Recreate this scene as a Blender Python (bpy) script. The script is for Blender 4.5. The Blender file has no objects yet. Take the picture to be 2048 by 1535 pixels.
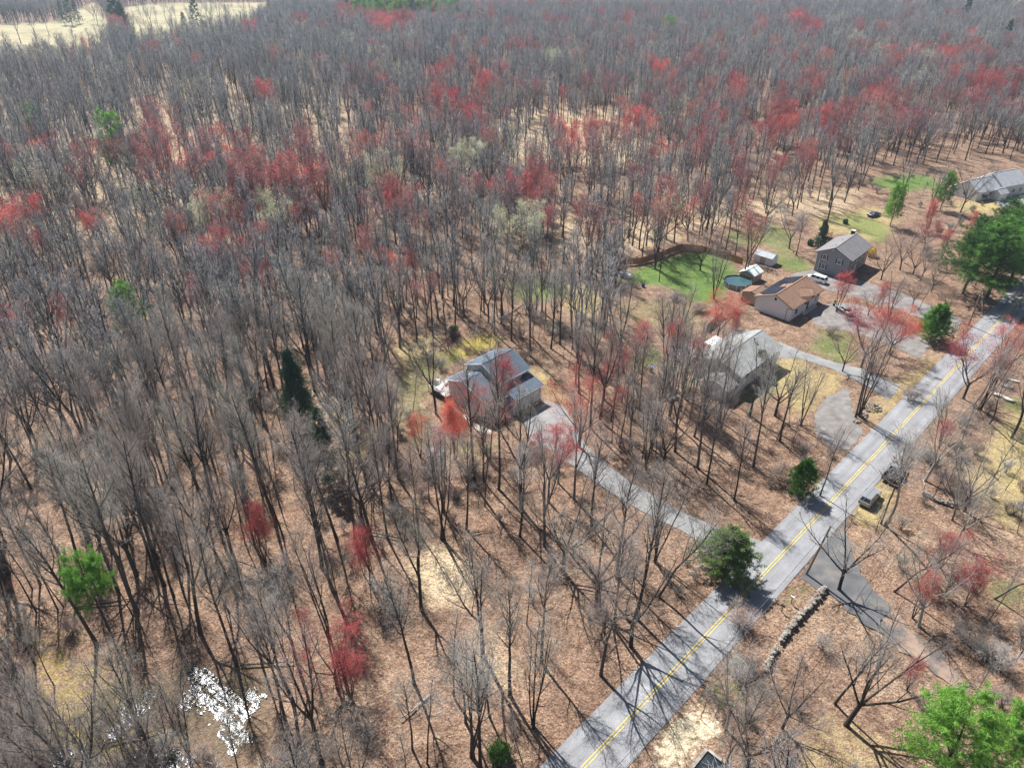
import bpy, math, random
import numpy as np
from mathutils import Vector, Matrix

# ------------------------------------------------------------------ camera, sky, sun, exposure
SC = bpy.context.scene
COL = SC.collection
HAZE = 0.00014
CAM_H, CAM_PITCH, CAM_F = 75.0, 32.5, 1422.0          # metres, degrees below horizon, focal length in photo pixels
SUN_AZ, SUN_EL = 29.0, 51.0                            # degrees to the west of the view axis, elevation
cam = bpy.data.cameras.new('camera'); camo = bpy.data.objects.new('camera', cam); COL.objects.link(camo)
camo.location = (0, 0, CAM_H); camo.rotation_euler = (math.radians(90 - CAM_PITCH), 0, 0)
cam.sensor_fit = 'HORIZONTAL'; cam.sensor_width = 36.0; cam.lens = 36.0 * CAM_F / 2048.0
cam.clip_start = 0.5; cam.clip_end = 12000
SC.camera = camo
W = bpy.data.worlds.new('World'); SC.world = W; W.use_nodes = True
wn = W.node_tree.nodes; wl = W.node_tree.links
bg = wn['Background']; sky = wn.new('ShaderNodeTexSky'); sky.sky_type = 'NISHITA'; sky.sun_disc = False
sky.sun_elevation = math.radians(SUN_EL); sky.sun_rotation = math.radians(-SUN_AZ)
sky.air_density = 1.0; sky.dust_density = 1.0; sky.ozone_density = 1.0
wl.new(sky.outputs[0], bg.inputs[0]); bg.inputs[1].default_value = 0.05
sun = bpy.data.lights.new('sun', 'SUN'); suno = bpy.data.objects.new('sun', sun); COL.objects.link(suno)
sun.energy = 5.0; sun.angle = math.radians(0.53); sun.color = (1.0, 0.972, 0.935)
_sd = Vector((-math.sin(math.radians(SUN_AZ)) * math.cos(math.radians(SUN_EL)),
              math.cos(math.radians(SUN_AZ)) * math.cos(math.radians(SUN_EL)), math.sin(math.radians(SUN_EL))))
suno.rotation_euler = _sd.to_track_quat('Z', 'Y').to_euler(); suno.location = (-100, 200, 300)
vs = SC.view_settings; vs.view_transform = 'Standard'; vs.look = 'None'; vs.exposure = 1.05; vs.gamma = 1.0
vs.use_curve_mapping = False
cy = SC.cycles
cy.max_bounces = 4; cy.diffuse_bounces = 2; cy.glossy_bounces = 2; cy.transmission_bounces = 2
cy.volume_bounces = 0; cy.transparent_max_bounces = 4; cy.caustics_reflective = False; cy.caustics_refractive = False
cy.sample_clamp_indirect = 6.0
cy.use_adaptive_sampling = True; cy.adaptive_threshold = 0.02

rng = np.random.default_rng(7); random.seed(7)
_t = math.radians(CAM_PITCH)
_F = np.array([0, math.cos(_t), -math.sin(_t)]); _R = np.array([1.0, 0, 0]); _U = np.cross(_R, _F)
CAMP = np.array([0, 0, CAM_H])
def G(x, y, z=0.0):
    """Point at height z that the photograph shows at pixel (x, y) of 2048 x 1535."""
    d = _F + _R * ((x - 1024.0) / CAM_F) - _U * ((y - 767.5) / CAM_F)
    return CAMP + d * ((z - CAM_H) / d[2])
def PX(P):
    v = np.asarray(P, float) - CAMP
    dz = v @ _F
    return 1024 + CAM_F * (v @ _R) / dz, 767.5 - CAM_F * (v @ _U) / dz
def GP(pts, z=0.0):
    return np.array([G(x, y, z)[:2] for x, y in pts])

# ------------------------------------------------------------------ mesh helpers
def make_mesh(name, V, quads=None, tris=None, mats=(), qm=None, tm=None, smooth=False):
    me = bpy.data.meshes.new(name)
    V = np.asarray(V, np.float32)
    q = np.zeros((0, 4), np.int32) if quads is None or len(quads) == 0 else np.asarray(quads, np.int32)
    t = np.zeros((0, 3), np.int32) if tris is None or len(tris) == 0 else np.asarray(tris, np.int32)
    me.vertices.add(len(V)); me.vertices.foreach_set('co', V.ravel())
    nl = q.size + t.size
    me.loops.add(nl); me.loops.foreach_set('vertex_index', np.concatenate([q.ravel(), t.ravel()]))
    tot = np.concatenate([np.full(len(q), 4, np.int32), np.full(len(t), 3, np.int32)])
    st = np.concatenate([[0], np.cumsum(tot)[:-1]]).astype(np.int32) if len(tot) else tot
    me.polygons.add(len(tot)); me.polygons.foreach_set('loop_start', st); me.polygons.foreach_set('loop_total', tot)
    for m in mats: me.materials.append(m)
    if qm is not None or tm is not None:
        mi = np.concatenate([np.zeros(len(q), np.int32) if qm is None else np.asarray(qm, np.int32),
                             np.zeros(len(t), np.int32) if tm is None else np.asarray(tm, np.int32)])
        me.polygons.foreach_set('material_index', mi)
    if smooth: me.polygons.foreach_set('use_smooth', np.ones(len(tot), bool))
    me.update(calc_edges=True)
    return me
def obj(name, me, parent=None):
    o = bpy.data.objects.new(name, me); COL.objects.link(o)
    if parent is not None: o.parent = parent
    return o
def tag(o, label=None, cat=None, group=None, kind=None):
    if label: o['label'] = label
    if cat: o['category'] = cat
    if group: o['group'] = group
    if kind: o['kind'] = kind
    return o
def thing(name, label, cat, loc=(0, 0, 0), rz=0.0, group=None):
    o = bpy.data.objects.new(name, None); COL.objects.link(o); o.empty_display_size = 0.3
    o.location = loc; o.rotation_euler = (0, 0, rz)
    return tag(o, label, cat, group)
class MB:
    """Collects boxes, prisms and tubes and links them as one mesh."""
    def __init__(s): s.v = []; s.f = []
    def poly(s, vs, faces):
        b = len(s.v); s.v += [tuple(map(float, p)) for p in vs]; s.f += [tuple(b + i for i in f) for f in faces]; return s
    def box(s, c, d, rz=0.0, top=1.0):
        x, y, z = c; a, b, h = d[0] / 2, d[1] / 2, d[2] / 2
        P = []
        for k, sc in ((-h, 1.0), (h, top)):
            for i, j in ((-a, -b), (a, -b), (a, b), (-a, b)):
                i *= sc; j *= sc
                P.append((x + i * math.cos(rz) - j * math.sin(rz), y + i * math.sin(rz) + j * math.cos(rz), z + k))
        return s.poly(P, [(3, 2, 1, 0), (4, 5, 6, 7), (0, 1, 5, 4), (1, 2, 6, 5), (2, 3, 7, 6), (3, 0, 4, 7)])
    def prism(s, poly, z0, z1):
        n = len(poly)
        P = [(x, y, z0) for x, y in poly] + [(x, y, z1) for x, y in poly]
        return s.poly(P, [tuple(range(n - 1, -1, -1)), tuple(range(n, 2 * n))] + [(i, (i + 1) % n, n + (i + 1) % n, n + i) for i in range(n)])
    def slab(s, quad, t):
        """thin plate: four corners and a thickness downwards along the normal"""
        q = [Vector(p) for p in quad]; n = (q[1] - q[0]).cross(q[2] - q[0]).normalized()
        if n.z < 0: q = q[::-1]; n = -n
        P = [tuple(p - n * t) for p in q] + [tuple(p) for p in q]
        k = len(q)
        return s.poly(P, [tuple(range(k - 1, -1, -1)), tuple(range(k, 2 * k))] + [(i, (i + 1) % k, k + (i + 1) % k, k + i) for i in range(k)])
    def tube(s, pts, r, k=8, cap=True):
        pts = [Vector(p) for p in pts]; rr = r if hasattr(r, '__len__') else [r] * len(pts)
        b = len(s.v)
        for i, p in enumerate(pts):
            t = (pts[min(i + 1, len(pts) - 1)] - pts[max(i - 1, 0)]).normalized()
            a = t.cross(Vector((0, 0, 1)) if abs(t.z) < 0.9 else Vector((1, 0, 0))).normalized(); c = t.cross(a)
            for j in range(k):
                w = 2 * math.pi * j / k
                s.v.append(tuple(p + (a * math.cos(w) + c * math.sin(w)) * rr[i]))
        for i in range(len(pts) - 1):
            for j in range(k):
                s.f.append((b + i * k + j, b + i * k + (j + 1) % k, b + (i + 1) * k + (j + 1) % k, b + (i + 1) * k + j))
        if cap:
            s.f.append(tuple(b + j for j in range(k - 1, -1, -1))); e = b + (len(pts) - 1) * k
            s.f.append(tuple(e + j for j in range(k)))
        return s
    def build(s, name, mat, parent=None, smooth=False):
        me = bpy.data.meshes.new(name); me.from_pydata(s.v, [], s.f); me.materials.append(mat)
        if smooth: me.polygons.foreach_set('use_smooth', np.ones(len(me.polygons), bool))
        me.update(); return obj(name, me, parent)

# ------------------------------------------------------------------ materials
def nodes_of(m):
    m.use_nodes = True; return m.node_tree.nodes, m.node_tree.links
def pmat(name, cols, scale=3.0, rough=0.8, bump=0.0, bscale=20.0, detail=4.0, spec=0.3, rnd=0.0, metal=0.0, stretch=None):
    """Principled material: noise runs through the given colours; bump for fine relief."""
    m = bpy.data.materials.new(name); n, l = nodes_of(m); b = n['Principled BSDF']
    b.inputs['Roughness'].default_value = rough; b.inputs['Specular IOR Level'].default_value = spec; b.inputs['Metallic'].default_value = metal
    tc = n.new('ShaderNodeTexCoord'); vec = tc.outputs['Object']
    if stretch:
        mp = n.new('ShaderNodeMapping'); mp.inputs['Scale'].default_value = stretch; l.new(vec, mp.inputs[0]); vec = mp.outputs[0]
    nz = n.new('ShaderNodeTexNoise'); nz.inputs['Scale'].default_value = scale; nz.inputs['Detail'].default_value = detail; l.new(vec, nz.inputs['Vector'])
    cr = n.new('ShaderNodeValToRGB'); l.new(nz.outputs[0], cr.inputs[0])
    els = cr.color_ramp.elements; k = len(cols)
    while len(els) < k: els.new(0.5)
    for i, c in enumerate(cols):
        els[i].position = 0.3 + 0.4 * (i / max(1, k - 1)); els[i].color = (*c, 1)
    out = cr.outputs[0]
    if rnd > 0:
        oi = n.new('ShaderNodeObjectInfo'); hs = n.new('ShaderNodeHueSaturation')
        mr = n.new('ShaderNodeMapRange'); mr.inputs[3].default_value = 1 - rnd; mr.inputs[4].default_value = 1 + rnd
        l.new(oi.outputs['Random'], mr.inputs[0]); l.new(mr.outputs[0], hs.inputs['Value']); l.new(out, hs.inputs['Color']); out = hs.outputs[0]
    l.new(out, b.inputs['Base Color'])
    if bump > 0:
        bz = n.new('ShaderNodeTexNoise'); bz.inputs['Scale'].default_value = bscale; bz.inputs['Detail'].default_value = 3; l.new(vec, bz.inputs['Vector'])
        bp = n.new('ShaderNodeBump'); bp.inputs['Strength'].default_value = bump; bp.inputs['Distance'].default_value = 0.05
        l.new(bz.outputs[0], bp.inputs['Height']); l.new(bp.outputs[0], b.inputs['Normal'])
    return m
def leafmat(name, cols, trans=0.35, rough=0.6, rnd=0.25):
    """thin leaf, needle or bud: diffuse with light passing through, hue varied per plant and per clump"""
    m = bpy.data.materials.new(name); n, l = nodes_of(m); b = n['Principled BSDF']
    out = [x for x in n if x.type == 'OUTPUT_MATERIAL'][0]
    b.inputs['Roughness'].default_value = rough; b.inputs['Specular IOR Level'].default_value = 0.2
    tc = n.new('ShaderNodeTexCoord'); nz = n.new('ShaderNodeTexNoise'); nz.inputs['Scale'].default_value = 1.1; nz.inputs['Detail'].default_value = 3
    l.new(tc.outputs['Object'], nz.inputs['Vector'])
    oi = n.new('ShaderNodeObjectInfo'); ad = n.new('ShaderNodeMath'); ad.operation = 'MULTIPLY_ADD'
    ad.inputs[1].default_value = rnd * 2; l.new(oi.outputs['Random'], ad.inputs[0]); l.new(nz.outputs[0], ad.inputs[2])
    sb = n.new('ShaderNodeMath'); sb.operation = 'SUBTRACT'; sb.inputs[1].default_value = rnd; l.new(ad.outputs[0], sb.inputs[0])
    cr = n.new('ShaderNodeValToRGB'); els = cr.color_ramp.elements; k = len(cols)
    while len(els) < k: els.new(0.5)
    for i, c in enumerate(cols): els[i].position = 0.28 + 0.44 * i / max(1, k - 1); els[i].color = (*c, 1)
    l.new(sb.outputs[0], cr.inputs[0]); l.new(cr.outputs[0], b.inputs['Base Color'])
    tr = n.new('ShaderNodeBsdfTranslucent'); l.new(cr.outputs[0], tr.inputs['Color'])
    mx = n.new('ShaderNodeMixShader'); mx.inputs[0].default_value = trans
    l.new(b.outputs[0], mx.inputs[1]); l.new(tr.outputs[0], mx.inputs[2]); l.new(mx.outputs[0], out.inputs['Surface'])
    return m
def twigmat(name, cols, rough=0.75):
    """bark of limbs and twigs: one tone for each tree, picked from the ramp, with fine mottling"""
    m = bpy.data.materials.new(name); n, l = nodes_of(m); b = n['Principled BSDF']
    b.inputs['Roughness'].default_value = rough; b.inputs['Specular IOR Level'].default_value = 0.25
    oi = n.new('ShaderNodeObjectInfo'); cr = n.new('ShaderNodeValToRGB'); els = cr.color_ramp.elements; k = len(cols)
    while len(els) < k: els.new(0.5)
    for i, c in enumerate(cols): els[i].position = i / max(1, k - 1); els[i].color = (*c, 1)
    tc = n.new('ShaderNodeTexCoord'); nz = n.new('ShaderNodeTexNoise'); nz.inputs['Scale'].default_value = 6; l.new(tc.outputs['Object'], nz.inputs['Vector'])
    mr = n.new('ShaderNodeMapRange'); mr.inputs[3].default_value = 0.65; mr.inputs[4].default_value = 1.35; l.new(nz.outputs[0], mr.inputs[0])
    hs = n.new('ShaderNodeHueSaturation'); l.new(oi.outputs['Random'], cr.inputs[0]); l.new(cr.outputs[0], hs.inputs['Color']); l.new(mr.outputs[0], hs.inputs['Value'])
    l.new(hs.outputs[0], b.inputs['Base Color'])
    return m
M = {}
M['bark'] = twigmat('bark', [(.045, .039, .035), (.032, .028, .026), (.075, .067, .060), (.040, .034, .030), (.13, .12, .11)])
M['twig'] = twigmat('twig', [(.29, .262, .238), (.20, .18, .165), (.32, .262, .238), (.24, .224, .208), (.27, .255, .21), (.44, .42, .395)])
M['pale_bark'] = twigmat('pale_bark', [(.34, .32, .29), (.26, .24, .21), (.42, .40, .37)])
M['far_twig'] = twigmat('far_twig', [(.235, .236, .24), (.16, .163, .17), (.26, .23, .225), (.205, .21, .22), (.24, .24, .21), (.34, .342, .345)])
M['red_bud'] = leafmat('red_bud', [(.34, .04, .055), (.52, .07, .075), (.64, .13, .095)], 0.5)
M['orange_bud'] = leafmat('orange_bud', [(.50, .07, .05), (.70, .13, .08), (.78, .20, .11)], 0.5)
M['dull_red'] = leafmat('dull_red_bud', [(.26, .07, .075), (.36, .095, .095), (.44, .15, .12)], 0.45)
M['pale_bud'] = leafmat('pale_bud', [(.40, .42, .27), (.54, .56, .38), (.60, .60, .40)], 0.4)
M['brown_bud'] = leafmat('brown_bud', [(.26, .15, .11), (.34, .20, .16), (.40, .23, .18)], 0.4)
M['pine'] = leafmat('pine_needles', [(.05, .12, .025), (.095, .225, .04), (.18, .37, .06)], 0.45)
M['pine_light'] = leafmat('light_pine_needles', [(.06, .15, .028), (.12, .28, .045), (.22, .43, .075)], 0.42)
M['olive'] = leafmat('olive_needles', [(.07, .12, .035), (.12, .20, .055), (.20, .29, .085)], 0.4)
M['spruce'] = leafmat('spruce_needles', [(.025, .055, .03), (.045, .10, .045), (.07, .14, .055)], 0.2)
M['cedar'] = leafmat('cedar_needles', [(.05, .10, .055), (.085, .15, .08), (.12, .19, .10)], 0.2)
M['yellow_flower'] = leafmat('yellow_flower', [(.55, .38, .03), (.75, .55, .04), (.85, .66, .06)], 0.4)
M['shrub_leaf'] = leafmat('shrub_leaf', [(.05, .11, .025), (.10, .20, .04), (.16, .26, .06)], 0.3)
def asphalt_mat(name, base, ang, cross, tracks=True):
    """worn paving: wheel tracks along the lane, patches, sealed cracks, fine aggregate"""
    m = bpy.data.materials.new(name); n, l = nodes_of(m); b = n['Principled BSDF']; b.inputs['Roughness'].default_value = 0.72; b.inputs['Specular IOR Level'].default_value = 0.3
    g = n.new('ShaderNodeNewGeometry'); mp = n.new('ShaderNodeMapping'); mp.vector_type = 'POINT'; mp.inputs['Rotation'].default_value = (0, 0, -ang); l.new(g.outputs['Position'], mp.inputs[0]); vec = mp.outputs[0]
    def nz(s, d=5, st=None):
        v = vec
        if st: q = n.new('ShaderNodeMapping'); q.inputs['Scale'].default_value = st; l.new(vec, q.inputs[0]); v = q.outputs[0]
        z = n.new('ShaderNodeTexNoise'); z.inputs['Scale'].default_value = s; z.inputs['Detail'].default_value = d; z.inputs['Roughness'].default_value = .65; l.new(v, z.inputs['Vector']); return z.outputs[0]
    def mul(a, f):
        x = n.new('ShaderNodeMath'); x.operation = 'MULTIPLY'; l.new(a, x.inputs[0])
        if isinstance(f, float): x.inputs[1].default_value = f
        else: l.new(f, x.inputs[1])
        return x.outputs[0]
    def rng_(v, a0, a1, b0, b1):
        r = n.new('ShaderNodeMapRange'); r.inputs[1].default_value = a0; r.inputs[2].default_value = a1; r.inputs[3].default_value = b0; r.inputs[4].default_value = b1; l.new(v, r.inputs[0]); return r.outputs[0]
    val = rng_(nz(.25, 6), .3, .7, .80, 1.18); val = mul(val, rng_(nz(6.0, 4), .3, .7, .86, 1.14)); val = mul(val, rng_(nz(.5, 5, (.12, 1.6, 1)), .35, .65, .88, 1.10))
    vo = n.new('ShaderNodeTexVoronoi'); vo.feature = 'DISTANCE_TO_EDGE'; vo.inputs['Scale'].default_value = .32; dn = n.new('ShaderNodeVectorMath'); dn.operation = 'ADD'; zz = n.new('ShaderNodeTexNoise'); zz.inputs['Scale'].default_value = .8; l.new(vec, zz.inputs['Vector']); l.new(vec, dn.inputs[0]); l.new(zz.outputs['Color'], dn.inputs[1]); l.new(dn.outputs[0], vo.inputs['Vector'])
    crack = rng_(vo.outputs['Distance'], .004, .012, .84, 1.0); val = mul(val, crack)
    if tracks:
        sp = n.new('ShaderNodeSeparateXYZ'); l.new(vec, sp.inputs[0]); a = n.new('ShaderNodeMath'); a.operation = 'ADD'; a.inputs[1].default_value = -cross; l.new(sp.outputs[1], a.inputs[0])
        s = n.new('ShaderNodeMath'); s.operation = 'MULTIPLY'; s.inputs[1].default_value = 2 * math.pi / 1.65; l.new(a.outputs[0], s.inputs[0]); c = n.new('ShaderNodeMath'); c.operation = 'COSINE'; l.new(s.outputs[0], c.inputs[0]); val = mul(val, rng_(c.outputs[0], -1, 1, 1.05, .93))
    hs = n.new('ShaderNodeHueSaturation'); hs.inputs['Color'].default_value = (*base, 1); l.new(val, hs.inputs['Value']); l.new(hs.outputs[0], b.inputs['Base Color'])
    bp = n.new('ShaderNodeBump'); bp.inputs['Strength'].default_value = .4; bp.inputs['Distance'].default_value = .03; l.new(nz(25, 3), bp.inputs['Height']); l.new(bp.outputs[0], b.inputs['Normal'])
    return m
_ra = G(1167, 1533)[:2]; _rb = G(1940, 705)[:2]; _an = math.atan2(_rb[1] - _ra[1], _rb[0] - _ra[0])
M['asphalt'] = asphalt_mat('asphalt', (.225, .227, .236), _an, -math.sin(_an) * _ra[0] + math.cos(_an) * _ra[1])
M['asphalt_dark'] = pmat('asphalt_dark', [(.075, .076, .08), (.105, .106, .11), (.17, .155, .14)], 0.4, 0.8, 0.5, 30, 8, 0.25)
M['drive'] = pmat('driveway_paving', [(.165, .168, .17), (.215, .217, .215), (.26, .258, .25)], 0.35, 0.75, 0.5, 25, 8)
M['leafy_paving'] = pmat('leafy_paving', [(.085, .082, .08), (.13, .115, .105), (.26, .185, .14), (.30, .22, .165)], 0.45, 0.85, 0.5, 12, 9)
M['gravel_drive'] = pmat('gravel_driveway', [(.125, .118, .112), (.18, .168, .158), (.24, .222, .205)], 0.6, 0.9, 0.7, 14, 10)
M['paint_yellow'] = pmat('road_paint', [(.34, .29, .14), (.55, .42, .08), (.64, .50, .11)], 1.3, 0.6, 0.2, 20, 8)
M['concrete'] = pmat('concrete', [(.48, .45, .40), (.56, .53, .47)], 1.0, 0.85, 0.4, 12)
M['stone'] = pmat('fieldstone', [(.11, .10, .085), (.22, .195, .165), (.36, .33, .28)], 1.6, 0.9, 0.6, 8, 5, 0.3, 0.3)
M['wood_pole'] = pmat('pole_wood', [(.20, .155, .115), (.28, .225, .17)], 2.0, 0.85, 0.3, 10, 4, 0.2, 0, 0, (8, 8, 0.6))
M['metal'] = pmat('grey_metal', [(.35, .36, .37), (.45, .46, .47)], 2.0, 0.4, 0, 1, 2, 0.5, 0, 0.6)
M['wire'] = pmat('wire', [(.10, .10, .10), (.16, .16, .16)], 1, 0.5)
M['black'] = pmat('black_plastic', [(.015, .015, .017), (.03, .03, .032)], 3, 0.5)
M['glass'] = pmat('window_glass', [(.02, .025, .03), (.035, .04, .05)], 1, 0.06, 0, 1, 2, 0.6)
M['white_trim'] = pmat('white_trim', [(.70, .70, .69), (.80, .80, .79)], 2, 0.5)
M['water'] = None
# ------------------------------------------------------------------ ground
def inside(P, poly):
    """vectorised point in polygon"""
    x, y = P[:, 0], P[:, 1]; r = np.zeros(len(P), bool); n = len(poly); j = n - 1
    for i in range(n):
        xi, yi = poly[i]; xj, yj = poly[j]
        c = ((yi > y) != (yj > y)) & (x < (xj - xi) * (y - yi) / (yj - yi + 1e-12) + xi)
        r ^= c; j = i
    return r
def wob(P, a, f, ph=0.0):
    """smooth pseudo-noise used to roughen outlines"""
    x, y = P[:, 0] * f, P[:, 1] * f
    return a * (np.sin(1.7 * x + 2.3 * y + ph) * 0.5 + np.sin(-2.9 * x + 1.3 * y + 1.7 + ph) * 0.3 + np.sin(5.1 * x + 4.3 * y + 0.6 + ph) * 0.2)
def jit(P, a=1.2, f=0.25):
    return np.stack([P[:, 0] + wob(P, a, f), P[:, 1] + wob(P, a, f, 2.1)], 1)
def dist_line(P, line):
    d = np.full(len(P), 1e9)
    for a, b in zip(line[:-1], line[1:]):
        ab = b - a; t = np.clip(((P - a) @ ab) / (ab @ ab), 0, 1)
        d = np.minimum(d, np.hypot(*(P - a - t[:, None] * ab).T))
    return d

# the road: straight, 6.6 m wide, running away to the upper right of the view
RC0 = G(1167, 1533)[:2]; RC1 = G(1940, 705)[:2]
RD = (RC1 - RC0) / np.linalg.norm(RC1 - RC0); RN = np.array([RD[1], -RD[0]])       # RN points to the far kerb side, across the road
HALF = 3.3
# patches of ground cover: (pixel outline, channel, strength); channels 0 green grass, 1 dry straw grass, 2 yellow moss, 3 bare sand, 4 pale dry leaves, 5 mud
COVER = [
 ([(770,730),(850,690),(930,690),(940,720),(880,760),(860,830),(930,860),(1010,870),(1020,900),(930,930),(830,905),(780,870)], 0, .48),
 ([(870,712),(915,678),(985,662),(1030,682),(990,700),(930,722),(890,735)], 2, .68),
 ([(1025,690),(1060,700),(1100,740),(1150,800),(1115,812),(1075,795),(1060,740)], 1, .68),
 ([(640,900),(700,860),(760,850),(800,880),(720,930),(660,960)], 2, .5),
 ([(780,690),(860,650),(900,690),(830,730),(770,740)], 1, .6),
 ([(1225,560),(1275,535),(1330,512),(1400,498),(1440,508),(1482,532),(1478,560),(1440,610),(1400,605),(1340,580),(1290,572)], 0, .78),
 ([(1235,548),(1290,530),(1325,545),(1310,565),(1260,562)], 1, .6),
 ([(1000,560),(1060,545),(1130,550),(1140,590),(1080,610),(1015,600)], 0, .62),
 ([(1120,560),(1200,570),(1210,620),(1160,640),(1110,610)], 1, .7),
 ([(1215,600),(1300,590),(1400,600),(1440,620),(1410,660),(1300,670),(1220,640)], 0, .42),
 ([(1440,470),(1490,450),(1560,440),(1600,470),(1590,500),(1560,500),(1520,490),(1470,500)], 0, .58),
 ([(1540,518),(1620,518),(1640,546),(1570,548)], 0, .66),
 ([(1640,690),(1700,680),(1740,722),(1660,740)], 0, .6),
 ([(1690,440),(1760,430),(1790,470),(1750,500)], 0, .62),
 ([(1520,500),(1600,500),(1620,530),(1580,545),(1540,530)], 0, .55),
 ([(1610,440),(1660,425),(1740,405),(1800,425),(1810,455),(1770,480),(1740,490),(1680,465),(1640,470)], 1, .65),
 ([(1640,430),(1720,420),(1760,440),(1740,470),(1660,455)], 0, .5),
 ([(1735,355),(1790,345),(1880,350),(1890,380),(1800,385),(1740,375)], 0, .78),
 ([(1900,400),(1960,395),(2048,380),(2070,410),(1980,430),(1900,430)], 1, .7),
 ([(1600,680),(1640,655),(1720,655),(1720,690),(1660,712),(1610,705)], 0, .62),
 ([(1540,690),(1600,690),(1620,720),(1600,790),(1560,800),(1530,770)], 1, .7),
 ([(1420,680),(1500,640),(1590,670),(1580,690),(1520,655),(1450,690)], 2, .45),
 ([(1240,690),(1320,680),(1350,720),(1310,750),(1250,730)], 0, .6),
 ([(1480,780),(1540,750),(1580,770),(1540,810),(1490,815)], 0, .6),
 ([(1560,790),(1640,730),(1700,745),(1640,830),(1590,840)], 1, .65),
 ([(1760,760),(1830,740),(1860,690),(1900,680),(1880,740),(1810,830),(1730,860),(1720,840)], 1, .6),
 ([(1950,880),(2010,820),(2080,800),(2080,1010),(2020,1000),(1970,930)], 1, .68),
 ([(1990,790),(2060,770),(2070,830),(2010,830)], 0, .58),
 ([(1900,950),(1960,900),(2060,960),(2080,1120),(1990,1040)], 1, .6),
 ([(1960,1150),(2048,1130),(2070,1210),(2000,1220)], 0, .6),
 ([(1410,1385),(1480,1295),(1510,1310),(1500,1370),(1470,1440),(1430,1420)], 0, .62),
 ([(1410,1385),(1480,1295),(1510,1310),(1500,1370),(1470,1440),(1430,1420)], 1, .5),
 ([(1565,1225),(1610,1150),(1650,1170),(1640,1185),(1590,1235)], 0, .72),
 ([(1800,880),(1860,800),(1890,820),(1850,900),(1815,930)], 0, .5),
 ([(1255,1545),(1405,1388),(1440,1410),(1472,1440),(1455,1460),(1400,1490),(1370,1560)], 3, 1.0),
 ([(1690,985),(1765,930),(1800,990),(1760,1060),(1700,1060)], 1, .7),
 ([(0,1290),(120,1240),(280,1330),(330,1420),(300,1535),(0,1560)], 2, .42),
 ([(180,1380),(520,1300),(560,1400),(520,1530),(100,1560),(60,1480)], 5, .8),
 ([(820,1090),(900,1080),(950,1140),(940,1210),(880,1230),(830,1170)], 4, 1.0),
 ([(880,1290),(1000,1230),(1060,1320),(960,1400)], 4, .6),
 ([(560,770),(680,760),(720,840),(620,880)], 4, .5),
 ([(-100,60),(700,60),(720,330),(600,420),(300,480),(-100,520)], 4, .52),
 ([(980,220),(1300,220),(1300,330),(980,330)], 4, .7),
 ([(1090,420),(1300,430),(1560,380),(1740,370),(1700,430),(1440,450),(1300,500),(1100,520)], 4, .6),
 ([(180,950),(260,930),(290,1000),(220,1030)], 4, .9),
 ([(1440,1560),(1700,1400),(1860,1500),(1800,1600)], 1, .45),
 ([(1600,1400),(1660,1390),(1680,1480),(1600,1520)], 1, .5),
]
FIELD = [np.concatenate([GP([(-80,52),(120,42),(165,14),(185,4),(215,4),(196,30),(235,52)]), GP([(205,72),(130,80),(-80,98)], 19.0)]),
         np.concatenate([GP([(250,40),(250,14),(330,6),(560,4),(548,20)]), GP([(500,30),(410,48),(320,62),(255,66)], 17.0)])]
CLEAR = [ # no random trees
 [(760,740),(850,670),(985,655),(1060,690),(1150,790),(1160,850),(1190,890),(1400,1030),(1490,1070),(1480,1160),(1400,1085),(1250,1006),(1160,958),(1070,935),(1000,915),(930,935),(800,910)],
 [(370,1400),(500,1360),(560,1400),(520,1500),(560,1560),(420,1560)],
 [(560,835),(640,825),(700,900),(720,985),(660,1010),(590,940)],
 [(1225,565),(1275,530),(1400,492),(1490,520),(1480,600),(1400,612)],
 [(1400,700),(1440,600),(1500,560),(1500,500),(1600,430),(1740,395),(1830,420),(1800,600),(1900,660),(1800,800),(1720,880),(1610,870),(1500,775),(1400,765),(1250,715),(1250,660),(1380,650)],
 [(990,600),(1010,550),(1130,545),(1150,600),(1060,620)],
 [(1200,590),(1440,590),(1430,680),(1210,660)],
 [(1440,470),(1560,430),(1620,440),(1600,520),(1480,520)],
 [(1815,440),(1960,420),(2070,430),(2070,600),(1960,640),(1880,660),(1800,600)],
 [(1740,340),(2048,320),(2070,440),(1740,400)],
 [(1220,1560),(1405,1370),(1480,1430),(1440,1560)],
]
CLEARW = [GP(p) for p in CLEAR]
def lines(*segs):
    out = []
    for a, b, s in segs:
        out += list(np.arange(a, b, s))
    return np.array(out)
gx = lines((-2500, -900, 400), (-900, -560, 40), (-560, -150, 8), (-150, 150, 2.0), (150, 300, 4), (300, 900, 40), (900, 2501, 400))
gy = lines((-300, 0, 100), (0, 30, 10), (30, 200, 2.0), (200, 320, 4), (320, 1400, 12), (1400, 3001, 400))
XX, YY = np.meshgrid(gx, gy); GV = np.stack([XX.ravel(), YY.ravel()], 1); NG = len(GV)
mask = np.zeros((NG, 6), np.float32)
JP = jit(GV)
for poly, ch, st in COVER:
    w = GP(poly)
    mask[:, ch] = np.maximum(mask[:, ch], inside(JP, w) * st)
fieldm = np.zeros(NG, np.float32)
JF = jit(GV, 6, 0.03)
for w in FIELD: fieldm = np.maximum(fieldm, inside(JF, w).astype(np.float32))
def blur(a):
    b = a.reshape(len(gy), len(gx))
    for _ in range(2):
        p = np.pad(b, 1, mode='edge'); b = (p[1:-1, 1:-1] * 2 + p[:-2, 1:-1] + p[2:, 1:-1] + p[1:-1, :-2] + p[1:-1, 2:]) / 6
    return b.ravel()
for c in range(6): mask[:, c] = blur(mask[:, c])
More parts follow.
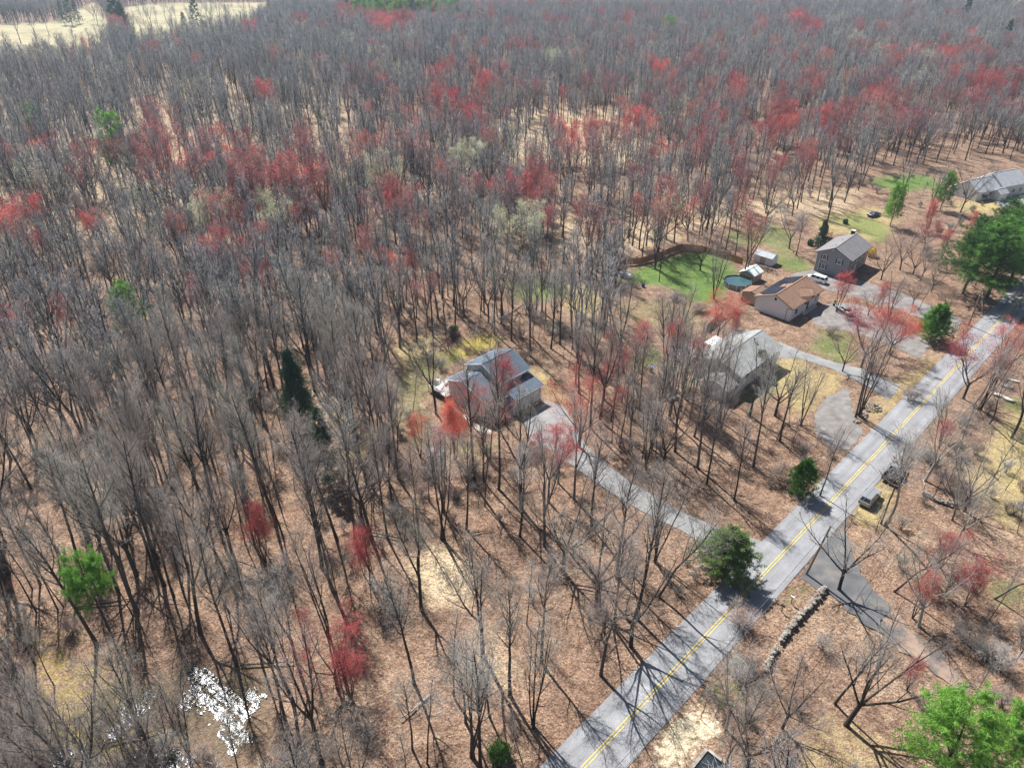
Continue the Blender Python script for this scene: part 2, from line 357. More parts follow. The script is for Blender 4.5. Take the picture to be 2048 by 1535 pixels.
# low relief in the woods, level along the road and round the houses
lev = np.ones(NG)
dr = np.abs((GV - RC0) @ RN); lev = np.minimum(lev, np.clip((dr - 5) / 6, 0, 1))
for w in CLEARW: lev = np.where(inside(GV, w), 0.0, lev)
lev = blur(blur(lev.astype(np.float32)))
gz = -0.03 - lev * (0.16 + wob(GV, 0.12, 0.11) + wob(GV, 0.05, 0.5, 1.0))
ground_mat = bpy.data.materials.new('ground_cover')
def build_ground_material(m):
    n, l = nodes_of(m); b = n['Principled BSDF']; b.inputs['Roughness'].default_value = 0.9; b.inputs['Specular IOR Level'].default_value = 0.15
    geo = n.new('ShaderNodeNewGeometry'); pos = geo.outputs['Position']
    def noise(s, d=4.0, rough=0.55, dist=0.0):
        z = n.new('ShaderNodeTexNoise'); z.inputs['Scale'].default_value = s; z.inputs['Detail'].default_value = d; z.inputs['Roughness'].default_value = rough
        z.inputs['Distortion'].default_value = dist; l.new(pos, z.inputs['Vector']); return z.outputs[0]
    def ramp(v, stops):
        r = n.new('ShaderNodeValToRGB'); e = r.color_ramp.elements
        while len(e) < len(stops): e.new(0.5)
        for i, (p, c) in enumerate(stops): e[i].position = p; e[i].color = (*c, 1)
        l.new(v, r.inputs[0]); return r.outputs[0]
    def mix(f, a, c, mode='MIX'):
        x = n.new('ShaderNodeMix'); x.data_type = 'RGBA'; x.blend_type = mode
        if isinstance(f, float): x.inputs[0].default_value = f
        else: l.new(f, x.inputs[0])
        l.new(a, x.inputs[6]); l.new(c, x.inputs[7]); return x.outputs[2]
    def chan(attr):
        a = n.new('ShaderNodeAttribute'); a.attribute_name = attr; s = n.new('ShaderNodeSeparateColor'); l.new(a.outputs['Color'], s.inputs[0]); return s.outputs
    def edge(v, w=0.30, s=0.9):
        """mask roughened by noise: where it ends, cover breaks up into tufts"""
        z = noise(s, 5, 0.65)
        a = n.new('ShaderNodeMath'); a.operation = 'ADD'; l.new(v, a.inputs[0]); l.new(z, a.inputs[1])
        r = n.new('ShaderNodeMapRange'); r.inputs[1].default_value = 0.98 - w / 2; r.inputs[2].default_value = 0.98 + w; l.new(a.outputs[0], r.inputs[0]); return r.outputs[0]
    # leaf litter: broad tone, drifts, then leaf-sized specks
    litter = ramp(noise(0.075, 5, .6), [(.3, (.118, .074, .054)), (.45, (.208, .138, .098)), (.58, (.270, .190, .135)), (.72, (.385, .30, .215))])
    warm = ramp(noise(0.03, 3), [(.42, (1, 1, 1)), (.62, (1.0, .90, .84))]); litter = mix(0.9, litter, warm, 'MULTIPLY')
    drift = ramp(noise(0.5, 5, 0.6), [(.25, (.115, .072, .054)), (.5, (.235, .158, .114)), (.75, (.390, .290, .208))])
    litter = mix(0.55, litter, drift)
    vor = n.new('ShaderNodeTexVoronoi'); vor.inputs['Scale'].default_value = 4.6; l.new(pos, vor.inputs['Vector'])
    sc_ = n.new('ShaderNodeSeparateColor'); l.new(vor.outputs['Color'], sc_.inputs[0])
    speck = ramp(sc_.outputs[0], [(0, (.42, .38, .36)), (.22, (.62, .58, .56)), (.5, (1, 1, 1)), (.85, (1.25, 1.22, 1.15)), (1, (1.7, 1.6, 1.5))])
    litter = mix(0.85, litter, speck, 'MULTIPLY')
    fine = ramp(noise(9.0, 3, 0.7), [(.3, (.55, .52, .5)), (.55, (1, 1, 1)), (.75, (1.35, 1.3, 1.2))])
    litter = mix(0.7, litter, fine, 'MULTIPLY')
    # twig and damp-soil streaks with a shape of their own
    soil = ramp(noise(0.22, 6, 0.7, 1.2), [(.36, (.38, .36, .35)), (.5, (1, 1, 1))])
    litter = mix(0.6, litter, soil, 'MULTIPLY')
    c1 = chan('cover_a'); c2 = chan('cover_b')
    tuft = noise(2.2, 5, 0.7)
    green = ramp(tuft, [(.3, (.045, .090, .020)), (.5, (.085, .160, .034)), (.68, (.170, .225, .058))])
    straw = ramp(tuft, [(.3, (.235, .190, .085)), (.5, (.370, .300, .130)), (.7, (.470, .400, .200))])
    moss = ramp(tuft, [(.3, (.170, .150, .030)), (.5, (.330, .275, .055)), (.7, (.480, .400, .100))])
    sand = ramp(noise(1.5, 6, 0.7), [(.3, (.46, .375, .245)), (.6, (.62, .54, .37)), (.75, (.70, .63, .47))])
    pale = ramp(tuft, [(.3, (.36, .27, .175)), (.5, (.50, .40, .26)), (.7, (.60, .51, .34))])
    mud = ramp(tuft, [(.3, (.07, .055, .04)), (.5, (.14, .105, .07)), (.7, (.22, .165, .10))])
    pale = mix(0.8, pale, speck, 'MULTIPLY')
    gv = ramp(noise(0.3, 4), [(.35, (.75, .8, .7)), (.6, (1.15, 1.1, 1.1))]); green = mix(0.9, green, gv, 'MULTIPLY')
    col = mix(edge(c2[1], .5), litter, pale)
    col = mix(edge(c2[2], .3, .6), col, mud)
    col = mix(edge(c1[2]), col, moss)
    col = mix(edge(c1[1]), col, straw)
    col = mix(edge(c1[0]), col, green)
    col = mix(edge(c2[0], .15, 1.5), col, sand)
    fa = n.new('ShaderNodeAttribute'); fa.attribute_name = 'field'
    fcol = ramp(noise(0.02, 4, 0.6), [(.35, (.27, .235, .135)), (.55, (.36, .315, .19)), (.7, (.30, .285, .155))])
    fl = ramp(noise(0.1, 3), [(.4, (.85, .85, .85)), (.6, (1.1, 1.1, 1.1))]); fcol = mix(0.8, fcol, fl, 'MULTIPLY')
    col = mix(fa.outputs['Fac'], col, fcol)
    l.new(col, b.inputs['Base Color'])
    bp = n.new('ShaderNodeBump'); bp.inputs['Strength'].default_value = 0.9; bp.inputs['Distance'].default_value = 0.12
    hsum = n.new('ShaderNodeMath'); hsum.operation = 'ADD'; l.new(vor.outputs['Distance'], hsum.inputs[0]); l.new(noise(3.0, 5, 0.7), hsum.inputs[1])
    l.new(hsum.outputs[0], bp.inputs['Height']); l.new(bp.outputs[0], b.inputs['Normal'])
build_ground_material(ground_mat)
nx, ny = len(gx), len(gy)
ii, jj = np.meshgrid(np.arange(nx - 1), np.arange(ny - 1))
q0 = (jj * nx + ii).ravel(); QD = np.stack([q0, q0 + 1, q0 + nx + 1, q0 + nx], 1)
lawnv = (mask[:, 0] > 0.36); cls = np.zeros(len(QD), int)
cls[lawnv[QD].sum(1) >= 3] = 1
cls[(fieldm > 0.5)[QD].sum(1) >= 3] = 2
for k, nm, lb in ((0, 'ground', 'leaf-strewn forest floor with patches of dry grass and moss'), (1, 'lawn', 'patchy green lawns round the houses and along the verge'),
                  (2, 'field', 'pale straw-coloured open field beyond the woods')):
    f = QD[cls == k]
    if not len(f): continue
    used, inv = np.unique(f.ravel(), return_inverse=True)
    V = np.concatenate([GV[used], gz[used, None]], 1)
    me = make_mesh(nm, V, inv.reshape(-1, 4), None, [ground_mat], smooth=True)
    for an, cols in (('cover_a', mask[used][:, :3]), ('cover_b', mask[used][:, 3:6])):
        a = me.color_attributes.new(an, 'FLOAT_COLOR', 'POINT'); d = np.ones((len(used), 4), np.float32); d[:, :3] = cols
        a.data.foreach_set('color', d.ravel())
    a = me.attributes.new('field', 'FLOAT', 'POINT'); a.data.foreach_set('value', fieldm[used].astype(np.float32))
    tag(obj(nm, me), lb, kind='structure')

# ------------------------------------------------------------------ road and drives
def strip(center, half, z, step=1.5, ragged=0.0, seed=0):
    """flat strip along a polyline; edges may crumble a little"""
    r = np.random.default_rng(seed); P = [np.array(center[0], float)]
    for a, b in zip(center[:-1], center[1:]):
        a = np.array(a, float); b = np.array(b, float); k = max(1, int(np.linalg.norm(b - a) / step))
        P += [a + (b - a) * (i + 1) / k for i in range(k)]
    P = np.array(P); T = np.gradient(P, axis=0); T /= np.linalg.norm(T, axis=1)[:, None]; N = np.stack([T[:, 1], -T[:, 0]], 1)
    h = np.interp(np.linspace(0, 1, len(P)), np.linspace(0, 1, len(half)), half) if hasattr(half, '__len__') else np.full(len(P), half)
    L = P - N * (h + ragged * r.uniform(-1, 1, len(P)))[:, None]; Rr = P + N * (h + ragged * r.uniform(-1, 1, len(P)))[:, None]
    V = np.concatenate([np.c_[L, np.full(len(L), z)], np.c_[Rr, np.full(len(L), z)]]); k = len(P)
    i = np.arange(k - 1); return V, np.stack([i, i + k, i + k + 1, i + 1], 1)
ROAD_A, ROAD_B = RC0 - RD * 60, RC0 + RD * 520
V, q = strip([ROAD_A, ROAD_B], HALF, 0.030, 1.0, 0.035, 3)
tag(obj('road', make_mesh('road', V, q, None, [M['asphalt']])), 'straight two-lane grey asphalt road with double yellow centre line', kind='structure')
for s in (-1, 1):
    V, q = strip([ROAD_A + RN * s * 0.17, ROAD_B + RN * s * 0.16], 0.06, 0.036, 1.0, 0.006, 5 + s)
    tag(obj('road_marking', make_mesh('road_marking', V, q, None, [M['paint_yellow']])), 'yellow centre line stripe on the asphalt road', kind='structure')
def area(name, poly, z, mat, label, ragged=0.12, seed=0):
    """paved area from an outline; the outline is resampled and roughened"""
    r = np.random.default_rng(seed); out = []
    w = np.asarray(poly, float); n = len(w)
    for i in range(n):
        a, b = w[i], w[(i + 1) % n]; k = max(1, int(np.linalg.norm(b - a) / 0.9))
        d = (b - a) / max(1e-6, np.linalg.norm(b - a)); nn = np.array([d[1], -d[0]])
        out += [a + (b - a) * j / k + nn * r.uniform(-ragged, ragged) for j in range(k)]
    me = bpy.data.meshes.new(name); import bmesh
    bm = bmesh.new(); f = bm.faces.new([bm.verts.new((p[0], p[1], z)) for p in out]); bmesh.ops.triangulate(bm, faces=[f])
    for f in bm.faces:
        if f.normal.z < 0: f.normal_flip()
    bm.to_mesh(me); bm.free(); me.materials.append(mat)
    return tag(obj(name, me), label, kind='structure')
DRIVE_A = [(1052,828),(1093,801),(1128,812),(1150,850),(1171,888),(1215,930),(1268,968),(1366,1024),(1420,1047),(1478,1070),(1540,1085),(1470,1168),(1440,1130),(1400,1085),(1361,1059),(1305,1033),(1244,998),(1171,950),(1110,905),(1062,880),(1048,850)]
area('driveway', GP(DRIVE_A), 0.014, M['drive'], 'long pale grey driveway running from the blue-grey house down to the road', .12, 1)
area('driveway', GP([(1560,684),(1613,706),(1672,725),(1730,738),(1800,770),(1778,800),(1735,772),(1660,735),(1597,716),(1555,716),(1540,700)]), 0.016, M['drive'], 'grey driveway curving from the grey-roofed ranch house to the road', .12, 2)
area('driveway', GP([(1615,622),(1640,610),(1700,605),(1760,622),(1820,660),(1862,690),(1838,716),(1780,690),(1730,672),(1680,660),(1630,650)]), 0.018, M['gravel_drive'], 'pale driveway in front of the house with solar panels', .15, 3)
area('driveway', GP([(1580,548),(1640,536),(1720,560),(1800,585),(1880,618),(1925,640),(1910,668),(1850,640),(1780,612),(1700,592),(1640,575),(1590,566)]), 0.012, M['gravel_drive'], 'gravel driveway with the white minivan beside the tall grey house', .15, 4)
area('driveway', GP([(1628,825),(1655,795),(1695,772),(1708,830),(1726,862),(1700,898),(1668,900),(1632,870)]), 0.010, M['gravel_drive'], 'worn gravel pull-off beside the road by the stone piles', .3, 5)
area('side_road', GP([(1600,1156),(1640,1100),(1690,1040),(1700,1095),(1716,1135),(1748,1182),(1785,1215),(1752,1262),(1722,1242),(1660,1190)]), 0.020, M['asphalt_dark'], 'dark asphalt lane branching off the road opposite the long driveway', .35, 6)
area('leaf_covered_lane', GP([(1780,1212),(1808,1239),(1860,1285),(1905,1335),(1930,1385),(1900,1375),(1870,1345),(1800,1300),(1748,1258)]), 0.016, M['leafy_paving'], 'leaf-covered end of the dark lane below the road', .5, 9)
area('driveway', GP([(1990,398),(2048,384),(2080,384),(2080,402),(2000,416)]), 0.014, M['drive'], 'grey driveway beside the long white house', .2, 7)
area('walkway', GP([(918,815),(930,818),(948,846),(985,862),(982,868),(950,858),(935,845)]), 0.012, M['concrete'], 'pale curved walkway in front of the blue-grey house', .05, 8)
# marsh pool: ragged sheets of shallow water among the trunks
def water_mat():
    m = bpy.data.materials.new('shallow_water'); n, l = nodes_of(m); b = n['Principled BSDF']
    b.inputs['Base Color'].default_value = (.022, .028, .035, 1); b.inputs['Roughness'].default_value = 0.2; b.inputs['IOR'].default_value = 1.33
    g = n.new('ShaderNodeNewGeometry'); z = n.new('ShaderNodeTexNoise'); z.inputs['Scale'].default_value = 1.1; z.inputs['Detail'].default_value = 5; l.new(g.outputs['Position'], z.inputs['Vector'])
    bp = n.new('ShaderNodeBump'); bp.inputs['Strength'].default_value = 0.7; bp.inputs['Distance'].default_value = 0.25; l.new(z.outputs[0], bp.inputs['Height']); l.new(bp.outputs[0], b.inputs['Normal'])
    return m
M['water'] = water_mat()
POOLS = [('glinting shallow pool among trunks in the marshy wood', [(385,1335),(420,1325),(450,1375),(520,1385),(535,1400),(500,1430),(495,1490),(455,1500),(440,1450),(400,1420),(360,1410)]),
         ('narrow strip of shallow water ending at the brush in the marshy wood', [(250,1410),(310,1385),(305,1400),(265,1440),(235,1475),(205,1490),(200,1475),(235,1450)]),
         ('small puddle at the lower edge of the marshy wood', [(95,1510),(140,1490),(150,1500),(120,1540),(80,1560),(85,1530)]),
         ('dark open pool in the brush of the marshy wood', [(280,1500),(330,1495),(380,1510),(390,1560),(280,1560)])]
for lb, poly in POOLS:
    w = GP(poly); x0, y0 = w.min(0) - 1; x1, y1 = w.max(0) + 1
    X, Y = np.meshgrid(np.arange(x0, x1, .16), np.arange(y0, y1, .16)); P = np.stack([X.ravel(), Y.ravel()], 1)
    keep = inside(jit(P, .9, .9), w) & (wob(P, 1, 1.3, .4) + wob(P, .9, 3.3, 1.2) + wob(P, .6, 7.1, .3) > -0.3)
    k = np.flatnonzero(keep)
    V = np.concatenate([np.c_[P[k] + o, np.full(len(k), 0.0)] for o in (np.array([-.16, -.16]), np.array([.16, -.16]), np.array([.16, .16]), np.array([-.16, .16]))])
    # shared corners: a grid of cells
    cx = np.round((P[k, 0] - x0) / .16).astype(int); cyy = np.round((P[k, 1] - y0) / .16).astype(int); ids = {}
    def vid(a, b):
        return ids.setdefault((a, b), len(ids))
    F = [[vid(a, b), vid(a + 1, b), vid(a + 1, b + 1), vid(a, b + 1)] for a, b in zip(cx, cyy)]
    VV = np.array([[x0 + a * .16 - .08 + .05 * math.sin(a * 7.1 + b * 3.3), y0 + b * .16 - .08 + .05 * math.sin(a * 2.7 + b * 5.9), 0.004] for a, b in ids])
    tag(obj('marsh_water', make_mesh('marsh_water', VV, F, None, [M['water']])), lb, kind='structure')
# ------------------------------------------------------------------ houses
def shingle(name, cols):
    """asphalt shingles: courses of tabs, each tab a little lighter or darker"""
    m = bpy.data.materials.new(name); n, l = nodes_of(m); b = n['Principled BSDF']; b.inputs['Roughness'].default_value = 0.88; b.inputs['Specular IOR Level'].default_value = 0.15
    tc = n.new('ShaderNodeTexCoord'); br = n.new('ShaderNodeTexBrick'); l.new(tc.outputs['Object'], br.inputs['Vector'])
    br.inputs['Scale'].default_value = 1.0; br.inputs['Mortar Size'].default_value = 0.008; br.inputs['Brick Width'].default_value = 0.34; br.inputs['Row Height'].default_value = 0.15
    br.inputs['Color1'].default_value = (*cols[0], 1); br.inputs['Color2'].default_value = (*cols[1], 1); br.inputs['Mortar'].default_value = (*[c * .5 for c in cols[0]], 1)
    nz = n.new('ShaderNodeTexNoise'); nz.inputs['Scale'].default_value = .7; nz.inputs['Detail'].default_value = 6; l.new(tc.outputs['Object'], nz.inputs['Vector'])
    mr = n.new('ShaderNodeMapRange'); mr.inputs[3].default_value = .72; mr.inputs[4].default_value = 1.28; l.new(nz.outputs[0], mr.inputs[0])
    hs = n.new('ShaderNodeHueSaturation'); l.new(br.outputs[0], hs.inputs['Color']); l.new(mr.outputs[0], hs.inputs['Value']); l.new(hs.outputs[0], b.inputs['Base Color'])
    return m
def siding(name, c, course=.14, dirt=.12):
    m = bpy.data.materials.new(name); n, l = nodes_of(m); b = n['Principled BSDF']; b.inputs['Roughness'].default_value = 0.55
    tc = n.new('ShaderNodeTexCoord'); sp = n.new('ShaderNodeSeparateXYZ'); l.new(tc.outputs['Object'], sp.inputs[0])
    md = n.new('ShaderNodeMath'); md.operation = 'MODULO'; md.inputs[1].default_value = course; l.new(sp.outputs[2], md.inputs[0])
    bp = n.new('ShaderNodeBump'); bp.inputs['Strength'].default_value = .6; bp.inputs['Distance'].default_value = .1; l.new(md.outputs[0], bp.inputs['Height']); l.new(bp.outputs[0], b.inputs['Normal'])
    nz = n.new('ShaderNodeTexNoise'); nz.inputs['Scale'].default_value = 1.2; nz.inputs['Detail'].default_value = 6; l.new(tc.outputs['Object'], nz.inputs['Vector'])
    mr = n.new('ShaderNodeMapRange'); mr.inputs[3].default_value = 1 - dirt; mr.inputs[4].default_value = 1 + dirt; l.new(nz.outputs[0], mr.inputs[0])
    hs = n.new('ShaderNodeHueSaturation'); hs.inputs['Color'].default_value = (*c, 1); l.new(mr.outputs[0], hs.inputs['Value']); l.new(hs.outputs[0], b.inputs['Base Color'])
    return m
M['roof_blue'] = shingle('roof_bluegrey', [(.08, .112, .145), (.11, .143, .18)])
M['roof_brown'] = shingle('roof_brown', [(.20, .12, .082), (.27, .168, .118)])
M['roof_grey'] = shingle('roof_grey', [(.17, .165, .17), (.22, .21, .215)])
M['roof_pale'] = shingle('roof_pale_grey', [(.25, .255, .25), (.31, .315, .305)])
M['roof_far'] = shingle('roof_slate', [(.36, .375, .40), (.43, .445, .47)])
M['sid_blue'] = siding('siding_blue', (.38, .47, .57)); M['sid_white'] = siding('siding_white', (.76, .78, .80)); M['sid_grey'] = siding('siding_grey', (.26, .265, .28))
M['sid_pale'] = siding('siding_pale', (.55, .56, .55)); M['sid_far'] = siding('siding_far_white', (.74, .76, .78)); M['sid_tan'] = siding('siding_tan', (.34, .25, .19))
M['dark_trim'] = pmat('dark_trim', [(.035, .03, .03), (.05, .045, .045)], 2, .6); M['deck'] = pmat('deck_boards', [(.30, .27, .24), (.40, .37, .33)], 1.5, .8, .2, 12, 4, .3, 0, 0, (1, 9, 1))
M['solar'] = pmat('solar_cells', [(.012, .018, .035), (.02, .028, .05)], 6, .3, 0, 1, 2, .25); M['foundation'] = pmat('foundation', [(.24, .23, .22), (.32, .31, .30)], 2, .9)
M['brick_red'] = pmat('red_paint', [(.28, .08, .06), (.36, .11, .08)], 4, .7); M['copper'] = pmat('cedar_boards', [(.30, .145, .07), (.40, .21, .11)], 2, .8, .2, 10, 4, .3, .15, 0, (6, 6, .6))
def gable(root, x0, x1, y0, y1, ez, rz, yr=None, roof='roof_blue', wall='sid_blue', over=.4, side=.3, ez0=None, trim='white_trim', t=.14, z0=-.1):
    """gable block in the house frame: ridge along x at y = yr; eave heights ez (rear, y1) and ez0 (front, y0); walls, two roof slopes, fascias"""
    yr = (y0 + y1) / 2 if yr is None else yr; ez0 = ez if ez0 is None else ez0
    V = [(x, y, z) for x in (x0, x1) for y, z in ((y0, z0), (y1, z0), (y1, ez), (yr, rz), (y0, ez0))]
    MB().poly(V, [(4, 3, 2, 1, 0), (5, 6, 7, 8, 9), (0, 5, 9, 4), (1, 2, 7, 6)]).build('wall', M[wall], root)
    s1 = (rz - ez) / (y1 - yr); s0 = (rz - ez0) / (yr - y0); lift = .05
    B = [(x0 - side, yr, rz + lift), (x1 + side, yr, rz + lift), (x1 + side, y1 + over, ez - over * s1 + lift), (x0 - side, y1 + over, ez - over * s1 + lift)]
    F = [(x0 - side, y0 - over, ez0 - over * s0 + lift), (x1 + side, y0 - over, ez0 - over * s0 + lift), (x1 + side, yr, rz + lift), (x0 - side, yr, rz + lift)]
    rf = MB().slab(B, -t).slab(F, -t).build('roof', M[roof], root)
    MB().box(((x0 + x1) / 2, yr, rz + lift + t + .02), (x1 - x0 + 2 * side, .26, .05)).build('ridge_cap', M[roof], rf)
    for (a, b) in ((B[2], B[3]), (F[0], F[1])):
        MB().box(((a[0] + b[0]) / 2, a[1] + (.06 if a is B[2] else -.06), a[2] + .03), (abs(a[0] - b[0]) + .02, .11, .15)).build('gutter', M[trim], rf)
    for xx in (x0 - side, x1 + side):
        d = -.03 if xx < x1 else .03
        for (p, q) in ((B[0], B[3]), (F[3], F[0])):
            MB().tube([(xx + d, p[1], p[2] + .04), (xx + d, q[1], q[2] + .04)], .075, 4).build('rake_trim', M[trim], rf)
    return rf
def window(root, c, w, h, face, shutters=False, trim='white_trim', name='window'):
    """face: 'x-','x+','y-','y+' wall normal; c centre on the wall surface; frame, recessed pane, muntin, sill"""
    ax = 0 if face[0] == 'x' else 1; sg = 1 if face[1] == '+' else -1; cx, cy_, cz = c
    def bxp(u, v, du, dv, d0, d1):
        c_ = [0, 0, 0]; s_ = [0, 0, 0]; c_[ax] = (cx, cy_)[ax] + sg * (d0 + d1) / 2; s_[ax] = abs(d1 - d0); o = 1 - ax
        c_[o] = (cx, cy_)[o] + u; s_[o] = du; c_[2] = cz + v; s_[2] = dv; return tuple(c_), tuple(s_)
    mb = MB()
    for u, v, du, dv in ((-w / 2, 0, .12, h + .12), (w / 2, 0, .12, h + .12), (0, h / 2, w - .12, .12), (0, -h / 2, w - .12, .12), (0, 0, w - .12, .05)): mb.box(*bxp(u, v, du, dv, -.02, .06))
    f = mb.build(name, M[trim], root); MB().box(*bxp(0, 0, w - .1, h - .1, -.02, .012)).build('pane', M['glass'], f)
    MB().box(*bxp(0, -h / 2 - .09, w + .24, .06, -.01, .10)).build('sill', M[trim], f)
    if shutters:
        for s in (-1, 1): MB().box(*bxp(s * (w / 2 + .27), 0, .34, h + .1, -.01, .045)).build('shutter', M['dark_trim'], f)
    return f
def door(root, c, w, h, face, mat='white_trim'):
    ax = 0 if face[0] == 'x' else 1; sg = 1 if face[1] == '+' else -1
    def b(u, v, du, dv, d):
        c_ = [c[0], c[1], c[2] + v]; c_[ax] += sg * d / 2; c_[1 - ax] += u; s_ = [du, du, dv]; s_[ax] = d; return tuple(c_), tuple(s_)
    o = MB().box(*b(0, h / 2, w, h, .05)).build('door', M[mat], root); mb = MB()
    for k in range(3): mb.box(*b(0, h * (.2 + .3 * k), w * .75, h * .2, .07))
    mb.build('door_panels', M[mat], o); MB().box(*b(w * .4, h * .5, .07, .07, .1)).build('handle', M['metal'], o)
    return o
def pipe(root, x, y, z, h, r=.06, mat='metal', name='vent_pipe'):
    return MB().tube([(x, y, z), (x, y, z + h)], r, 8).tube([(x, y, z + h), (x, y, z + h + .07)], r * 1.7, 8).build(name, M[mat], root)
ANG = math.radians(44.5); UU = np.array([math.cos(ANG), math.sin(ANG)]); VVn = np.array([-math.sin(ANG), math.cos(ANG)])
def loc(p, o):                                  # world ground point -> house frame
    d = np.array(p[:2]) - np.array(o[:2]); return float(d @ UU), float(d @ VVn)
# blue-grey split-level house
oA = (-5.5, 112.8)
hA = thing('split_level_house', 'blue-grey split-level house with stepped roofs in the clearing by the long driveway', 'house', (*oA, 0), ANG)
gable(hA, 0.2, 7.6, -4.5, 4.6, 5.4, 7.4, 0.0, 'roof_blue', 'sid_blue')
gable(hA, -4.6, 0.17, -6.2, 4.5, 4.1, 5.75, 0.0, 'roof_blue', 'sid_blue', ez0=3.6)
# lower garage wing with a lean-to roof in front of the main block
MB().poly([(.25, -8.0, -.1), (7.5, -8.0, -.1), (7.5, -4.53, -.1), (.25, -4.53, -.1), (.25, -8.0, 3.35), (7.5, -8.0, 3.35), (7.5, -4.53, 4.25), (.25, -4.53, 4.25)],
          [(0, 1, 5, 4), (1, 2, 6, 5), (3, 0, 4, 7), (4, 5, 6, 7)]).build('wall', M['sid_blue'], hA)
gr = MB().slab([(.22, -8.45, 3.29), (7.85, -8.45, 3.29), (7.85, -4.54, 4.3), (.22, -4.54, 4.3)], -.14).build('roof', M['roof_blue'], hA)
MB().box((4.03, -8.5, 3.3), (7.65, .11, .15)).build('gutter', M['white_trim'], gr)
for x in (2.2, 5.4):
    g = MB().box((x, -8.02, 1.15), (2.6, .05, 2.3)).build('garage_door', M['white_trim'], hA); mb = MB()
    for k in range(4): mb.box((x, -8.06, .3 + .56 * k), (2.45, .03, .48))
    mb.build('door_panels', M['white_trim'], g)
window(hA, (6.2, -4.5, 4.75), .8, .75, 'y-'); window(hA, (3.0, -4.5, 4.75), 1.2, .75, 'y-'); window(hA, (-2.4, -6.2, 1.9), 1.5, 1.2, 'y-'); window(hA, (7.6, 0, 4.0), .9, 1.1, 'x+'); window(hA, (7.6, -6.2, 1.8), .9, 1.0, 'x+')
window(hA, (.2, 2.2, 5.2), .7, .6, 'x-'); window(hA, (-4.6, 1.5, 2.4), 1.3, 1.1, 'x-'); door(hA, (-.9, -6.2, 0.3), 1.0, 2.1, 'y-', 'brick_red')
pipe(hA, 1.0, .9, 6.9, .7); pipe(hA, 6.0, .8, 6.95, .7); pipe(hA, -2.4, 1.6, 5.1, .45); MB().box((-2.0, 1.4, 5.35), (.45, .45, .35)).build('roof_vent', M['metal'], hA)
pipe(hA, 2.0, -1.0, 6.9, .4, .05)
MB().box((3.9, 4.63, .25), (7.4, .05, .6)).build('foundation', M['foundation'], hA)
def deck(name, label, o, rz, w, d, h, rail='white_trim', floor='deck', stairs=True):
    t = thing(name, label, 'deck', (*o, 0), rz); n = int(d / .3)
    for k in range(n): MB().box((0, -d / 2 + (k + .5) * d / n, h), (w, d / n - .02, .06)).build('board', M[floor], t)
    for x in (-w / 2 + .1, 0, w / 2 - .1):
        for y in (-d / 2 + .1, d / 2 - .1): MB().box((x, y, (h + .9) / 2), (.11, .11, h + .9)).build('post', M[rail], t)
    for (c, s) in (((0, -d / 2 + .1, h + .85), (w, .08, .08)), ((-w / 2 + .1, 0, h + .85), (.08, d, .08)), ((0, -d / 2 + .1, h + .45), (w, .05, .05)), ((-w / 2 + .1, 0, h + .45), (.05, d, .05))): MB().box(c, s).build('rail', M[rail], t)
    mb = MB()
    for k in range(int(w / .35)): mb.box((-w / 2 + .2 + k * .35, -d / 2 + .1, h + .45), (.035, .035, .85))
    p = mb.build('balusters', M[rail], t); p['kind'] = 'stuff'
    if stairs:
        for k in range(5): MB().box((w / 2 + .35 + k * .3, -d / 2 + .8, h * (1 - (k + 1) / 5.5)), (.29, 1.3, .06)).build('step', M[floor], t)
        for s in (-.1, 1.5): MB().tube([(w / 2, -d / 2 + s + .1, h + .8), (w / 2 + 1.7, -d / 2 + s + .1, .8)], .05, 6).build('handrail', M['brick_red' if name == 'house_deck' else rail], t)
    return t
a = G(890, 785)
deck('house_deck', 'weathered deck with stairs at the end of the blue-grey house', (float(a[0]) - .3, float(a[1]) - .2), ANG, 3.2, 5.4, 1.1)
# house with solar panels
oB = (59.9, 147.0)
hB = thing('solar_roof_house', 'white-sided house with brown roof and dark solar panels', 'house', (*oB, 0), ANG)
rfB = gable(hB, 0.3, 14.9, -4.2, 4.6, 3.3, 5.2, 0.0, 'roof_brown', 'sid_white', trim='dark_trim', over=.5)
# porch gable over the entry
MB().slab([(5.6, -5.0, 2.55), (8.9, -5.0, 3.85), (8.9, -1.6, 4.75), (5.6, -3.2, 3.9)], -.1).slab([(8.9, -5.0, 3.85), (12.4, -5.0, 2.55), (12.4, -3.2, 3.9), (8.9, -1.6, 4.75)], -.1).build('roof', M['roof_brown'], hB)
for x in (6.2, 11.9): MB().box((x, -4.8, 1.25), (.14, .14, 2.7)).build('porch_post', M['white_trim'], hB)
MB().box((9.0, -4.75, .1), (6.4, 1.0, .2)).build('porch_floor', M['concrete'], hB)
k = 0
def on_back(x, y, h=.2): return 5.2 + .05 + .14 + h - y * (1.9 / 4.6)
for col in range(13):
    for row in range(4):
        if (col in (5, 6, 7) and row in (0, 1)) or (col < 1 and row == 3): continue
        x = .7 + col * 1.05; y = .55 + row * 1.06
        MB().slab([(x, y, on_back(x, y)), (x + .98, y, on_back(x, y)), (x + .98, y + 1.0, on_back(x, y + 1.0)), (x, y + 1.0, on_back(x, y + 1.0))], .05).build('solar_panel', M['solar'], hB)
for x, y in ((6.4, 1.0), (7.6, 1.3)): pipe(hB, x, y, on_back(x, y, -.2), .45)
MB().box((.28, -.1, 4.2), (.1, .5, .6)).build('attic_vent', M['black'], hB)
MB().tube([(.25, -3.2, 2.9), (.25, -3.2, .1)], .05, 6).tube([(.25, -3.2, 2.9), (.25, -4.2, 3.0)], .05, 6).build('downspout', M['dark_trim'], hB)
